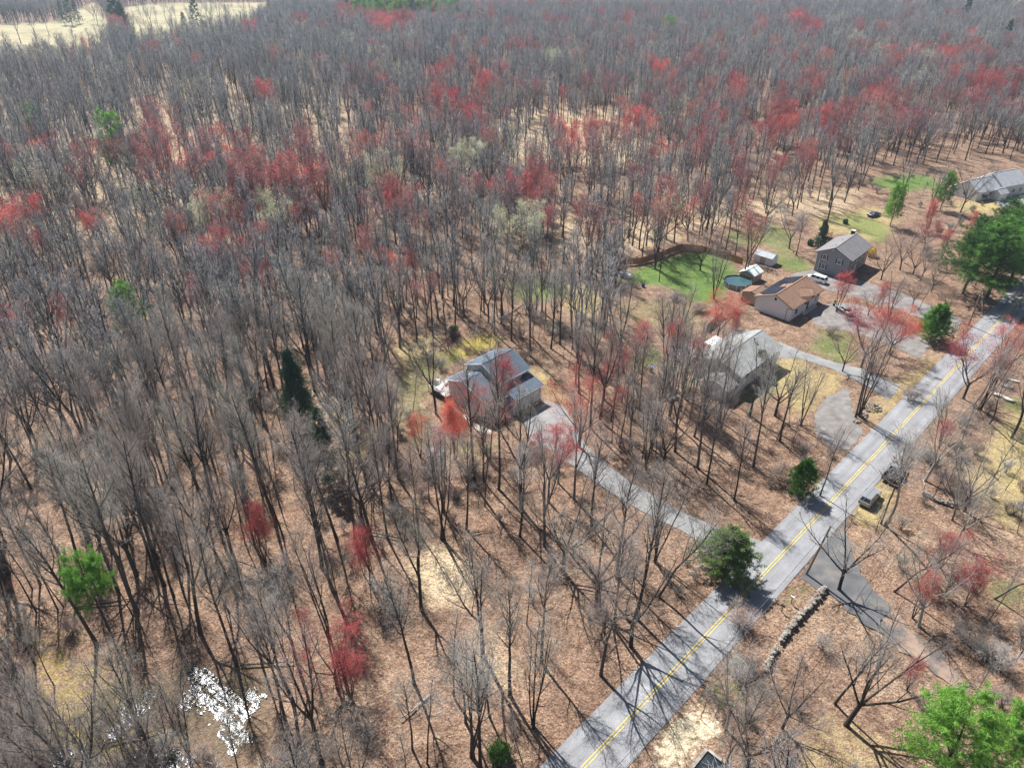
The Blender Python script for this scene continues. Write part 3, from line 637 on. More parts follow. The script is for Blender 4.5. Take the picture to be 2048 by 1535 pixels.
window(hB, (3.0, -4.2, 1.6), 1.6, 1.2, 'y-'); window(hB, (13.2, -4.2, 1.6), 1.4, 1.2, 'y-'); door(hB, (8.8, -4.2, .2), 1.0, 2.1, 'y-', 'dark_trim'); window(hB, (14.9, 0, 1.7), 1.2, 1.1, 'x+')
gable(hB, 2.2, 6.6, 4.65, 9.2, 2.3, 3.0, 6.9, 'roof_brown', 'sid_tan', trim='dark_trim', over=.2, side=.15)
# tall grey house
oC = (81.7, 170.0)
hC = thing('grey_house', 'tall grey two-storey house with white-framed windows behind the minivan', 'house', (*oC, 0), math.radians(47))
gable(hC, 0.5, 14.0, -4.1, 4.2, 5.2, 7.2, 0.0, 'roof_grey', 'sid_grey', over=.7, side=.35, trim='dark_trim')
for y, z in ((2.2, 4.2), (-1.7, 4.0), (2.0, 1.7)): window(hC, (.5, y, z), 1.0, 1.15, 'x-', True)
for x in (2.5, 6.0, 9.5, 12.5): window(hC, (x, -4.1, 4.0), 1.1, 1.2, 'y-', True); window(hC, (x, -4.1, 1.5), 1.1, 1.2, 'y-', True) if x != 6.0 else door(hC, (x, -4.1, .1), 1.1, 2.1, 'y-')
MB().box((.47, -3.3, 1.0), (.06, 1.0, 2.0)).build('door', M['dark_trim'], hC)
for y in (4.1, 3.2): MB().tube([(.44, y, 5.1), (.44, y, .1)], .05, 6).build('downspout', M['white_trim'], hC)
ch = MB().box((14.4, 1.0, 3.9), (.7, .9, 7.8)).build('chimney', M['dark_trim'], hC); MB().box((14.4, 1.0, 7.9), (.85, 1.05, .15)).build('chimney_cap', M['white_trim'], ch)
pipe(hC, 3.2, 1.0, 6.7, .4, .07, 'dark_trim'); pipe(hC, 9.0, 1.6, 6.5, .4, .07); MB().box((.3, .4, 6.6), (.35, .3, .22)).build('floodlight', M['white_trim'], hC)
a = G(1650, 475); deck('back_deck', 'small reddish deck behind the tall grey house', (float(a[0]), float(a[1])), math.radians(47), 3.2, 2.6, .9, 'copper', 'copper', False)
# grey-roofed ranch house
oD = (42.2, 119.9)
hD = thing('ranch_house', 'ranch house with pale grey roof behind leafless trees, deck at one end', 'house', (*oD, 0), math.radians(45))
rfD = gable(hD, -3.2, 12.6, -4.5, 4.8, 4.0, 5.8, 0.0, 'roof_pale', 'sid_pale', over=.5)
pipe(hD, 8.2, -.9, 5.3, 1.1, .16, 'metal', 'flue'); pipe(hD, 3.0, 1.0, 5.4, .5)
for x in (0.0, 4.2, 10.2): window(hD, (x, -4.5, 2.6), 1.5, 1.2, 'y-')
door(hD, (7.2, -4.5, 1.0), 1.0, 2.1, 'y-'); window(hD, (12.6, 1.2, 2.8), 1.1, 1.1, 'x+')
gable(hD, -7.4, -3.25, -4.6, .6, 2.6, 3.7, -2.0, 'roof_pale', 'sid_pale', over=.3)
a = G(1376, 712); deck('ranch_deck', 'cluttered pale deck at the end of the ranch house', (float(a[0]), float(a[1])), math.radians(45), 7.0, 4.6, 1.0)
# long white house
hE = thing('white_house', 'long white house with slate-grey roof behind trees at the edge of the wood', 'house', (158.5, 236.5, 0), math.radians(24))
gable(hE, -9, 2.2, -4.2, 4.2, 3.1, 5.9, 0.0, 'roof_far', 'sid_far', over=.4); gable(hE, 2.25, 14, -4.8, 4.8, 3.9, 7.0, 0.0, 'roof_far', 'sid_far', over=.4)
for x in (-6, -2.5, 4.5, 8, 11.5): window(hE, (x, -4.2 if x < 2 else -4.8, 1.7), 1.3, 1.2, 'y-')
window(hE, (-9, 0, 1.7), 1.4, 1.2, 'x-'); pipe(hE, 4, 1.2, 6.2, .9, .12)
gable(hE, -1.8, 1.6, -7.2, -4.25, 2.5, 3.6, -5.7, 'roof_far', 'sid_far', over=.2)
# sheds and gazebo
a = G(1530, 524); sh = thing('metal_shed', 'small grey metal shed on the grass below the conical cedar', 'shed', (float(a[0]), float(a[1]), 0), ANG - math.pi / 2)
gable(sh, -2.6, 2.6, -1.6, 1.6, 2.0, 2.75, 0, 'roof_far', 'sid_white', over=.12, side=.1); MB().box((0, -1.62, .95), (1.5, .05, 1.9)).build('door', M['metal'], sh)
a = G(1500, 558); sh = thing('garden_shed', 'shed with pale green metal roof beside the round pool', 'shed', (float(a[0]), float(a[1]), 0), ANG)
M['pale_metal'] = pmat('pale_green_metal', [(.55, .62, .58), (.66, .72, .68)], 2, .4)
gable(sh, -2.2, 2.2, -1.9, 1.9, 2.1, 3.1, 0, 'pale_metal', 'sid_tan', over=.2, side=.15); door(sh, (0, -1.9, .05), .9, 1.9, 'y-', 'sid_tan')
# above-ground pool
a = G(1474, 570); po = thing('round_pool', 'round above-ground swimming pool beside the brown-roofed house', 'pool', (float(a[0]), float(a[1]), 0))
n = 40; rp = 3.4; ring = [(math.cos(2 * math.pi * i / n), math.sin(2 * math.pi * i / n)) for i in range(n)]
V = [(rp * c, rp * s, z) for z in (-.1, 1.25) for c, s in ring]; MB().poly(V, [(i, (i + 1) % n, n + (i + 1) % n, n + i) for i in range(n)]).build('wall', M['foundation'], po)
V = [(r_ * c, r_ * s, 1.27) for r_ in (rp - .12, rp + .12) for c, s in ring]; MB().poly(V, [(i, n + i, n + (i + 1) % n, (i + 1) % n) for i in range(n)]).build('rim', M['black'], po)
M['pool_water'] = pmat('pool_water', [(.035, .085, .095), (.055, .11, .12)], .4, .08, 0, 1, 2, .5)
MB().poly([((rp - .02) * c, (rp - .02) * s, 1.02) for c, s in ring], [tuple(range(n))]).build('water', M['pool_water'], po)
for i in range(0, n, 4): MB().box((rp * 1.02 * ring[i][0], rp * 1.02 * ring[i][1], .6), (.12, .12, 1.35), math.atan2(ring[i][1], ring[i][0])).build('upright', M['white_trim'], po)
a = G(1502, 592); deck('pool_deck', 'weathered wooden deck between the round pool and the brown roof', (float(a[0]), float(a[1])), ANG, 4.4, 4.0, 1.1, 'deck')
# wooden stockade fence round the lawn
FP = [(1226,541),(1250,530),(1280,528),(1310,519),(1338,508),(1362,500),(1400,503),(1445,515),(1485,529)]
fw = GP(FP); fe = thing('board_fence', 'brown wooden board fence curving round the back lawn', 'fence', (*fw[0], 0))
for i in range(len(fw) - 1):
    a, b = fw[i] - fw[0], fw[i + 1] - fw[0]; L = np.linalg.norm(b - a); k = max(1, int(round(L / 2.4))); an = math.atan2(*(b - a)[::-1])
    for j in range(k):
        c = a + (b - a) * (j + .5) / k; mb = MB(); w = L / k
        for q in range(int(w / .16)):
            o_ = (-w / 2 + .08 + q * .16); mb.box((c[0] + math.cos(an) * o_, c[1] + math.sin(an) * o_, .92 + rng.uniform(-.03, .03)), (.145, .03, 1.8), an)
        p = mb.build('panel', M['copper'], fe); s = a + (b - a) * j / k
        MB().box((s[0], s[1], .95), (.11, .11, 2.0), an).build('post', M['copper'], fe)
# lattice fence by the ranch house
fw = [np.array(spot_) for spot_ in (G(1412, 662)[:2], G(1445, 632)[:2])]
fe = thing('grey_fence', 'weathered grey fence rising beside the ranch house', 'fence', (*fw[0], 0)); d = fw[1] - fw[0]; L = np.linalg.norm(d); an = math.atan2(d[1], d[0])
for j in range(int(L / .18)): MB().box((d[0] * (j + .5) / int(L / .18), d[1] * (j + .5) / int(L / .18), .85), (.15, .03, 1.7), an).build('board', M['deck'], fe)
for z in (.4, 1.4): MB().box((d[0] / 2, d[1] / 2, z), (L, .09, .09), an).build('rail', M['deck'], fe)
# ------------------------------------------------------------------ vehicles
def paint(name, c, rough=.25, metal=0.0):
    m = bpy.data.materials.new(name); n, l = nodes_of(m); b = n['Principled BSDF']; b.inputs['Base Color'].default_value = (*c, 1); b.inputs['Roughness'].default_value = rough; b.inputs['Metallic'].default_value = metal
    b.inputs['Coat Weight'].default_value = .6; b.inputs['Coat Roughness'].default_value = .05
    tc = n.new('ShaderNodeTexCoord'); z = n.new('ShaderNodeTexNoise'); z.inputs['Scale'].default_value = 3; l.new(tc.outputs['Object'], z.inputs['Vector'])
    mr = n.new('ShaderNodeMapRange'); mr.inputs[3].default_value = .88; mr.inputs[4].default_value = 1.1; l.new(z.outputs[0], mr.inputs[0])
    hs = n.new('ShaderNodeHueSaturation'); hs.inputs['Color'].default_value = (*c, 1); l.new(mr.outputs[0], hs.inputs['Value']); l.new(hs.outputs[0], b.inputs['Base Color']); return m
M['car_white'] = paint('paint_white', (.78, .79, .80)); M['car_silver'] = paint('paint_silver', (.42, .44, .47), .3, .4); M['car_black'] = paint('paint_black', (.02, .02, .023)); M['car_blue'] = paint('paint_dark_blue', (.03, .05, .10))
M['car_grey'] = paint('paint_grey', (.28, .29, .30), .3, .3)
M['tyre'] = pmat('rubber', [(.02, .02, .02), (.035, .035, .035)], 5, .9); M['rim'] = pmat('alloy', [(.45, .46, .47), (.55, .56, .57)], 2, .35, 0, 1, 2, .5, 0, .7)
M['lamp_red'] = pmat('tail_lens', [(.35, .02, .02), (.45, .03, .03)], 2, .2); M['lamp_white'] = pmat('head_lens', [(.7, .72, .74), (.8, .82, .84)], 2, .15)
def loft(sections, mat, name, parent):
    """sections: (x, [(y, z), ...]) half outlines from floor to top centre, mirrored; skinned along x"""
    V, F = [], []; k = len(sections[0][1])
    for x, pr in sections: V += [(x, y, z) for y, z in pr] + [(x, -y, z) for y, z in reversed(pr)]
    m = 2 * k
    for i in range(len(sections) - 1):
        for j in range(m): F.append((i * m + j, i * m + (j + 1) % m, (i + 1) * m + (j + 1) % m, (i + 1) * m + j))
    F += [tuple(range(m - 1, -1, -1)), tuple((len(sections) - 1) * m + j for j in range(m))]
    return MB().poly(V, F).build(name, M[mat], parent)
def vehicle(name, label, cat, px, py, head, style, col, roofc=None):
    x, y = G(px, py)[:2]; o = thing(name, label, cat, (x, y, .03), head)
    Ln, Wd, Ht, hood, belt = {'van': (5.1, 1.95, 1.8, 1.0, 1.05), 'sedan': (4.7, 1.8, 1.45, .95, .95), 'suv': (4.7, 1.9, 1.75, 1.05, 1.1), 'pickup': (5.6, 1.98, 1.9, 1.1, 1.12)}[style]
    w = Wd / 2; f = Ln / 2
    def sec(xx, s, b, t): return (xx, [(w * s * .96, b), (w * s, (b + t) / 2), (w * s * .97, t - .08), (w * s * .86, t)])
    rear = belt if style != 'sedan' else .98
    if style == 'pickup':
        loft([sec(f, .88, .45, .85), sec(f - .25, .97, .32, hood), sec(f - 1.5, 1, .3, belt), sec(-.55, 1, .3, belt)], col, 'body', o)
        loft([sec(-.56, 1, .3, .62), sec(-f + .1, 1, .3, .62), sec(-f, .96, .4, .60)], col, 'bed_floor', o)
        for s in (-1, 1): MB().box((-f / 2 - .28, s * (w - .08), .90), (f - .56, .14, .6)).build('bed_side', M[col], o)
        MB().box((-f + .06, 0, .88), (.1, Wd - .34, .56)).build('tailgate', M[col], o); MB().box((-f / 2 - .28, 0, .63), (f - .75, Wd - .34, .03)).build('bed_liner', M['black'], o)
        c0, c1, t0, t1 = f - 1.55, -.5, f - 2.25, -.25 - .1
    elif style == 'van':
        loft([sec(f, .85, .45, .75), sec(f - .2, .95, .3, hood - .12), sec(f - 1.1, 1, .28, belt), sec(-f + .15, 1, .28, belt), sec(-f, .95, .4, belt - .1)], col, 'body', o); c0, c1, t0, t1 = f - .85, -f + .08, f - 1.75, -f + .3
    elif style == 'suv':
        loft([sec(f, .85, .45, .85), sec(f - .2, .95, .32, hood), sec(f - 1.3, 1, .3, belt), sec(-f + .15, 1, .3, belt), sec(-f, .95, .42, belt - .1)], col, 'body', o); c0, c1, t0, t1 = f - 1.25, -f + .08, f - 2.0, -f + .4
    else:
        loft([sec(f, .85, .42, .75), sec(f - .2, .95, .3, .88), sec(f - 1.4, 1, .26, belt), sec(-f + 1.0, 1, .26, belt), sec(-f + .1, .97, .3, .97), sec(-f, .9, .42, .9)], col, 'body', o); c0, c1, t0, t1 = f - 1.3, -f + .55, f - 2.15, -f + 1.35
    g = w * .93; q = w * .74; z0, z1 = belt - .05, Ht
    mid = [(c0, g, z0), (c1, g, z0), (t1, q, z1 - .06), (t0, q, z1 - .06)]
    V = [(a, s * b, c) for s in (1, -1) for a, b, c in mid]
    MB().poly(V, [(0, 1, 2, 3), (7, 6, 5, 4), (0, 3, 7, 4), (1, 5, 6, 2), (3, 2, 6, 7), (0, 4, 5, 1)]).build('cabin', M[col], o)
    MB().box(((t0 + t1) / 2, 0, z1 - .035), (abs(t0 - t1) * .98, q * 1.96, .06), 0, .93).build('roof', M[roofc or col], o)
    def pane(a, b, c, d, nm, k=.82, off=.012):
        P = [Vector(p) for p in (a, b, c, d)]; ce = sum(P, Vector()) / 4; n_ = (P[1] - P[0]).cross(P[3] - P[0]).normalized()
        if n_.dot(ce - Vector(((c0 + c1) / 2, 0, 1.0))) < 0: n_ = -n_
        MB().poly([tuple(ce + (p - ce) * k + n_ * off) for p in P], [(0, 1, 2, 3)]).build(nm, M['glass'], o)
    pane(V[0], V[3], V[7], V[4], 'windshield', .88); pane(V[1], V[2], V[6], V[5], 'rear_window', .85)
    for s in (0, 4):
        A, B, C_, D = [Vector(V[s + i]) for i in range(4)]
        nwin = 3 if style == 'van' else 2
        for i in range(nwin):
            u0, u1 = i / nwin, (i + 1) / nwin; pane(A.lerp(B, u0), A.lerp(B, u1), D.lerp(C_, u1), D.lerp(C_, u0), 'side_window', .84)
    for sx in (f * .62, -f * .60):
        for s in (-1, 1):
            r_ = .34 if style != 'pickup' else .39
            ty = MB().tube([(sx, s * (w - .2), r_), (sx, s * (w + .02), r_)], r_, 14).build('tyre', M['tyre'], o, False); MB().tube([(sx, s * (w - .05), r_), (sx, s * (w + .035), r_)], r_ * .58, 10).build('rim', M['rim'], ty)
    for s in (-1, 1):
        MB().box((f - .05, s * w * .66, .72), (.14, .34, .16)).build('headlight', M['lamp_white'], o); MB().box((-f + .03, s * w * .84, .82), (.1, .18, .3)).build('taillight', M['lamp_red'], o)
        MB().box((c0 - .35, s * (w + .08), belt + .08), (.16, .2, .14)).build('mirror', M[col], o)
    return o
RA = math.atan2(RD[1], RD[0])
vehicle('minivan', 'white minivan parked in the gravel driveway of the tall grey house', 'minivan', 1632, 562, math.radians(135), 'van', 'car_white')
vehicle('pickup_truck', 'dark pickup truck with pale cab roof parked on the road verge', 'pickup', 1786, 950, RA, 'pickup', 'car_black', 'car_silver')
vehicle('car', 'grey car parked on the verge behind the pickup truck', 'car', 1738, 1000, RA, 'suv', 'car_grey')
vehicle('car', 'dark blue car on the back lawn beside the bright pine', 'car', 1747, 432, .5, 'sedan', 'car_blue')
vehicle('car', 'dark car parked by the front of the long white house', 'car', 1968, 398, .9, 'suv', 'car_grey')
vehicle('car', 'small grey car at the end of the solar-roofed house driveway', 'car', 1688, 624, 1.9, 'sedan', 'car_grey')
# ------------------------------------------------------------------ poles, wires, mailboxes
def pole(px, py, lean, label, h=9.2):
    x, y = G(px, py)[:2]; o = thing('utility_pole', label, 'utility pole', (x, y, 0)); lx, ly = lean
    MB().tube([(0, 0, -.3), (lx * .45, ly * .45, 4), (lx, ly, h)], [.17, .15, .115], 10).build('shaft', M['wood_pole'], o)
    MB().tube([(lx, ly, h), (lx, ly, h + .22)], [.06, .04], 8).build('insulator', M['white_trim'], o)
    MB().box((lx * .85, ly * .85, h * .8), (.3, .3, .25)).build('cable_clamp', M['metal'], o)
    return np.array([x + lx * .95, y + ly * .95])
p1 = pole(1612, 1147, (1.15, -.2), 'leaning utility pole at the corner of the dark side lane')
p2 = pole(1937, 650, (0, 0), 'utility pole beside the round green pine')
p0 = p1 - RD * 46; p3 = p1 + RD * 62 + RN * .4
def wire(a, b, za, zb, sag, label):
    mid = (a + b) / 2; o = thing('power_line', label, 'wire', (*mid, 0)); P = []
    for k in range(15):
        t = k / 14; q = a + (b - a) * t - mid; P.append((q[0], q[1], za + (zb - za) * t - sag * 4 * t * (1 - t)))
    MB().tube(P, .028, 4).build('cable', M['wire'], o)
wire(p1, p0, 8.9, 8.9, .7, 'power line from the side-lane pole running down along the road'); wire(p1, p3, 8.9, 8.9, .9, 'power line from the side-lane pole running up along the road')
wire(p1 + RN * .2, p0 + RN * .2, 7.4, 7.4, .8, 'lower telephone cable running down along the road'); wire(p1 + RN * .2, p3 + RN * .2, 7.4, 7.4, 1.0, 'lower telephone cable running up along the road')
wire(p2, p3, 8.7, 8.9, .3, 'cable crossing the road from the pole by the round pine')
def mailbox(px, py, label, col):
    x, y = G(px, py)[:2]; o = thing('mailbox', label, 'mailbox', (x, y, 0), RA + math.pi / 2); MB().box((0, 0, .5), (.1, .1, 1.1)).build('post', M['wood_pole'], o)
    V = [(xx, .11 * math.cos(t), 1.16 + .11 * math.sin(t)) for xx in (-.27, .27) for t in np.linspace(0, math.pi, 7)] ; V = [(xx, s, z) for xx in (-.27, .27) for s, z in [(-.11, 1.02)] + [(-.11 * math.cos(t), 1.16 + .11 * math.sin(t)) for t in np.linspace(0, math.pi, 7)] + [(.11, 1.02)]]
    MB().poly(V, [tuple(range(8, -1, -1)), tuple(range(9, 18))] + [(i, (i + 1) % 9, 9 + (i + 1) % 9, 9 + i) for i in range(9)]).build('box', M[col], o); MB().box((.1, .13, 1.25), (.04, .02, .2)).build('flag', M['lamp_red'], o)
mailbox(1563, 1222, 'black mailbox on the verge by the stone wall', 'black'); mailbox(1582, 1205, 'white mailbox on the grass verge below the utility pole', 'white_trim'); mailbox(1702, 1040, 'pale mailbox where the side lane meets the road', 'metal'); mailbox(1786, 925, 'dark mailbox next to the pickup truck', 'black')
# ------------------------------------------------------------------ stone walls, piles, slabs
import bmesh
def rock_mesh(seed):
    r = np.random.default_rng(seed); bm = bmesh.new(); bmesh.ops.create_icosphere(bm, subdivisions=1, radius=.5)
    for v in bm.verts: v.co = Vector((v.co.x * r.uniform(.75, 1.2), v.co.y * r.uniform(.75, 1.2), v.co.z * r.uniform(.6, 1.0)))
    me = bpy.data.meshes.new('stone'); bm.to_mesh(me); bm.free(); me.materials.append(M['stone']); return me
ROCKS = [rock_mesh(400 + k) for k in range(8)]
def stones(o, P, smin, smax):
    for p in P:
        s = obj('stone', random.choice(ROCKS), o); s.location = p; k = random.uniform(smin, smax); s.scale = (k * random.uniform(.8, 1.5), k, k * random.uniform(.55, .9)); s.rotation_euler = (random.uniform(-.3, .3), random.uniform(-.3, .3), random.uniform(0, 6.28))
def stone_wall(pts, label, n, h=.75):
    w = GP(pts); o = thing('stone_wall', label, 'stone wall', (*w[0], 0)); seg = np.linalg.norm(np.diff(w, axis=0), axis=1); cum = np.concatenate([[0], np.cumsum(seg)]); P = []
    for k in range(n):
        t = (k + .5) / n * cum[-1]; i = min(len(seg) - 1, int(np.searchsorted(cum, t) - 1)); q = w[i] + (w[i + 1] - w[i]) * (t - cum[i]) / seg[i] - w[0]
        lay = k % 3; P.append((q[0] + rng.normal(0, .16), q[1] + rng.normal(0, .16), .12 + lay * h / 3 + rng.uniform(-.05, .05)))
    stones(o, P, .24, .66)
stone_wall([(1652,1178),(1620,1212),(1590,1245),(1560,1285)], 'dry stone wall along the grass verge by the mailboxes', 190)
stone_wall([(1556,1292),(1540,1318),(1530,1345)], 'tumbled end of the dry stone wall below the mailboxes', 60, .55)
stone_wall([(1845,985),(1885,1005),(1910,1010)], 'short tumbled stone wall in the brush beyond the pickup', 50, .4)
def stone_pile(px, py, label, n, rad, h):
    x, y = G(px, py)[:2]; o = thing('stone_pile', label, 'stone pile', (x, y, 0)); P = []
    for _ in range(n):
        a_, r_ = rng.uniform(0, 6.28), rad * math.sqrt(rng.random()); P.append((r_ * math.cos(a_), r_ * math.sin(a_), .1 + max(0, h * (1 - r_ / rad)) * rng.uniform(.5, 1)))
    stones(o, P, .25, .55)
stone_pile(1742, 815, 'large stone pile at the pull-off corner', 60, 1.7, 1.1); stone_pile(1725, 830, 'small stone pile at the foot of the leaning clump', 28, .9, .7); stone_pile(1712, 843, 'low stone heap at the edge of the gravel pull-off', 20, .8, .4)
stone_pile(1225, 605, 'pale stone heap in the yard below the fence', 45, 1.9, .7); stone_pile(1345, 745, 'pale stone heap below the ranch deck', 40, 2.2, .4); stone_pile(1400, 770, 'pale rubble beside the ranch house wall', 45, 2.6, .4); stone_pile(1160, 632, 'dark stone heap on the small back lawn', 25, 1.0, .6)
for k, (px, py, w_, d_, rz, lb) in enumerate([(2012,772,2.6,1.2,-.6,'pale stone slab highest on the bank across the road'),(1996,790,2.2,1.0,-.5,'pale stone slab in the middle of the bank'),(2015,798,2.0,1.1,-.9,'pale stone slab at the meadow edge of the bank'),(2020,760,3.2,.6,-.6,'long pale stone step on the bank across the road')]):
    x, y = G(px, py)[:2]; P = [(w_ / 2 * math.cos(t) * random.uniform(.85, 1.1), d_ / 2 * math.sin(t) * random.uniform(.85, 1.1)) for t in np.linspace(0, 6.28, 9)[:-1]]
    o = MB().prism(P, 0, .28).build('stone_slab', M['concrete']); o.location = (x, y, -.03); o.rotation_euler = (0, 0, rz); tag(o, lb, 'stone slab', 'pale stone slabs')
# culvert headwall by the sandy shoulder
x, y = G(1400, 1532)[:2]; cu = thing('culvert', 'concrete culvert headwall with dark opening beside the sandy shoulder', 'culvert', (x, y, 0), RA)
MB().box((0, .55, .0), (4.2, .4, .3)).build('headwall', M['stone'], cu)
for s in (-1, 1): MB().box((s * 2.1, -.5, .1), (.35, 1.6, .4)).build('wing_wall', M['stone'], cu)
MB().poly([(-1.9, -2.2, .0), (1.9, -2.2, .0), (1.9, .3, .0), (-1.9, .3, .0)], [(0, 1, 2, 3)]).build('water', M['water'], cu)
# ------------------------------------------------------------------ yard things
def pos(px, py): p = G(px, py); return float(p[0]), float(p[1])
x, y = pos(868, 915); bpil = thing('brush_pile', 'dark brush pile with a grey tarp near the house walkway', 'brush pile', (x, y, 0)); mb = MB()
for _ in range(170):
    a_, r_ = rng.uniform(0, 6.28), 2.3 * math.sqrt(rng.random()); z = max(.1, 1.3 * (1 - r_ / 2.4)) * rng.uniform(.3, 1.1); d = rng.normal(0, 1, 3); d /= np.linalg.norm(d); d[2] *= .45
    q = np.array([r_ * math.cos(a_), r_ * math.sin(a_), z]); L = rng.uniform(.5, 1.6); mb.tube([tuple(q - d * L / 2), tuple(q + d * L / 2)], [.035, .012], 4)
p = mb.build('branches', M['bark'], bpil); p['kind'] = 'stuff'
nn = 9; V = [((i / (nn - 1) - .5) * 2.6 + .3, (j / (nn - 1) - .5) * 2.2 + .9, .55 + .55 * math.exp(-((i - 4) ** 2 + (j - 4) ** 2) / 9) + rng.uniform(-.06, .06)) for j in range(nn) for i in range(nn)]
M['tarp'] = pmat('grey_tarp', [(.34, .35, .36), (.46, .47, .48)], 2, .5, .3, 6)
MB().poly(V, [(j * nn + i, j * nn + i + 1, (j + 1) * nn + i + 1, (j + 1) * nn + i) for j in range(nn - 1) for i in range(nn - 1)]).build('tarp', M['tarp'], bpil, True)
def garden_chair(px, py, rz, label, col='white_trim', group='pale garden furniture on the decks', z=0.0):
    x, y = pos(px, py); o = thing('garden_chair', label, 'chair', (x, y, z), rz, group)
    MB().box((0, 0, .42), (.55, .55, .05)).build('seat', M[col], o); MB().poly([(-.27, .25, .45), (.27, .25, .45), (.25, .42, 1.0), (-.25, .42, 1.0), (-.27, .29, .45), (.27, .29, .45), (.25, .46, 1.0), (-.25, .46, 1.0)], [(0, 1, 2, 3), (7, 6, 5, 4), (0, 4, 5, 1), (1, 5, 6, 2), (2, 6, 7, 3), (3, 7, 4, 0)]).build('backrest', M[col], o)
    for sx in (-1, 1):
        MB().box((sx * .27, .05, .63), (.06, .5, .04)).build('armrest', M[col], o)
        for sy in (-1, 1): MB().box((sx * .25, sy * .24, .21), (.05, .05, .42)).build('leg', M[col], o)
for k, (px, py, lb) in enumerate([(877,772,'white garden chair at the outer end of the blue-grey house deck'),(884,783,'white garden chair in the middle of the blue-grey house deck'),(892,777,'white garden chair against the blue-grey house wall')]): garden_chair(px, py, k * 1.3, lb, z=1.13)
for k, (px, py, lb) in enumerate([(1362,702,'white garden chair at the far corner of the ranch deck'),(1378,708,'white garden chair in the middle of the ranch deck'),(1392,700,'white garden chair at the rail of the ranch deck')]): garden_chair(px, py, k * 2.1, lb, z=1.03)
def table(px, py, w, d, h, label, z=0.0, col='white_trim'):
    x, y = pos(px, py); o = thing('garden_table', label, 'table', (x, y, z), ANG); MB().box((0, 0, h), (w, d, .05)).build('tabletop', M[col], o)
    for sx in (-1, 1):
        for sy in (-1, 1): MB().box((sx * (w / 2 - .1), sy * (d / 2 - .1), h / 2), (.06, .06, h)).build('leg', M[col], o)
table(1385, 716, 1.8, 1.1, .72, 'white table on the ranch deck', 1.03); table(880, 790, 1.3, .9, .7, 'white table on the blue-grey house deck', 1.13)
x, y = pos(1430, 700); o = thing('canopy_tent', 'bright white canopy between the ranch deck and the roof', 'canopy', (x, y, 0), math.radians(45)); MB().poly([(-2.2, -1.6, 2.1), (2.2, -1.6, 2.1), (2.2, 1.6, 2.1), (-2.2, 1.6, 2.1), (0, 0, 2.8)], [(0, 1, 4), (1, 2, 4), (2, 3, 4), (3, 0, 4)]).build('cover', M['white_trim'], o)
for sx in (-1, 1):
    for sy in (-1, 1): MB().tube([(sx * 2.15, sy * 1.55, 0), (sx * 2.15, sy * 1.55, 2.1)], .04, 6).build('leg', M['metal'], o)
x, y = pos(1247, 553); o = thing('covered_trailer', 'low trailer under a grey-white cover at the fence corner', 'trailer', (x, y, 0), 2.6)
loft([(-2.1, [(.7, .35), (.8, .6), (.6, .9), (.2, 1.0)]), (0, [(.8, .3), (.9, .6), (.7, 1.1), (.2, 1.3)]), (1.6, [(.7, .35), (.75, .6), (.5, .9), (.15, 1.0)]), (2.3, [(.2, .4), (.2, .55), (.12, .65), (.05, .7)])], 'tarp', 'cover', o)
for s in (-1, 1): MB().tube([(-.4, s * .85, .3), (-.4, s * 1.02, .3)], .3, 12).build('wheel', M['tyre'], o)
MB().tube([(2.2, 0, .45), (3.1, 0, .4)], .05, 6).build('drawbar', M['metal'], o)
M['blue_plastic'] = pmat('blue_plastic', [(.03, .09, .30), (.05, .13, .38)], 2, .4)
x, y = pos(1286, 573); o = thing('barrel', 'blue plastic barrel at the lower edge of the fenced lawn', 'barrel', (x, y, 0)); MB().tube([(0, 0, 0), (0, 0, .15), (0, 0, .45), (0, 0, .75), (0, 0, .9)], [.38, .42, .45, .42, .38], 14).build('drum', M['blue_plastic'], o); MB().tube([(0, 0, .9), (0, 0, .95)], .34, 14).build('lid', M['black'], o)
x, y = pos(1302, 742); o = thing('barrel', 'blue-grey barrel among trunks below the ranch deck', 'barrel', (x, y, 0)); MB().tube([(0, 0, 0), (0, 0, .5), (0, 0, 1.0)], [.42, .46, .42], 14).build('drum', M['metal'], o); MB().tube([(0, 0, 1.0), (0, 0, 1.05)], .36, 14).build('lid', M['blue_plastic'], o)
M['light_tarp'] = pmat('pale_blue_tarp', [(.42, .48, .55), (.55, .60, .66)], 2, .45, .3, 6)
x, y = pos(690, 774); o = thing('tarp_heap', 'small pale blue tarp in the woods uphill of the yard', 'tarp', (x, y, 0)); V = [((i / 6 - .5) * 2.0, (j / 6 - .5) * 1.6, .05 + .45 * math.exp(-((i - 3) ** 2 + (j - 3) ** 2) / 4) * rng.uniform(.7, 1.2)) for j in range(7) for i in range(7)]
MB().poly(V, [(j * 7 + i, j * 7 + i + 1, (j + 1) * 7 + i + 1, (j + 1) * 7 + i) for j in range(6) for i in range(6)]).build('sheet', M['light_tarp'], o, True)
def grill(px, py, label):
    x, y = pos(px, py); o = thing('grill', label, 'grill', (x, y, 0), 1.0); MB().box((0, 0, .75), (.9, .5, .3)).build('firebox', M['black'], o); MB().tube([(-.45, 0, .9), (.45, 0, .9)], .25, 10).build('lid', M['black'], o)
    for s in (-1, 1):
        MB().box((s * .65, 0, .85), (.4, .45, .04)).build('shelf', M['metal'], o); MB().box((s * .4, 0, .3), (.06, .45, .6)).build('leg', M['black'], o)
grill(1166, 637, 'dark covered grill on the small back lawn'); grill(1668, 610, 'dark grill among clutter at the porch of the solar-roofed house')
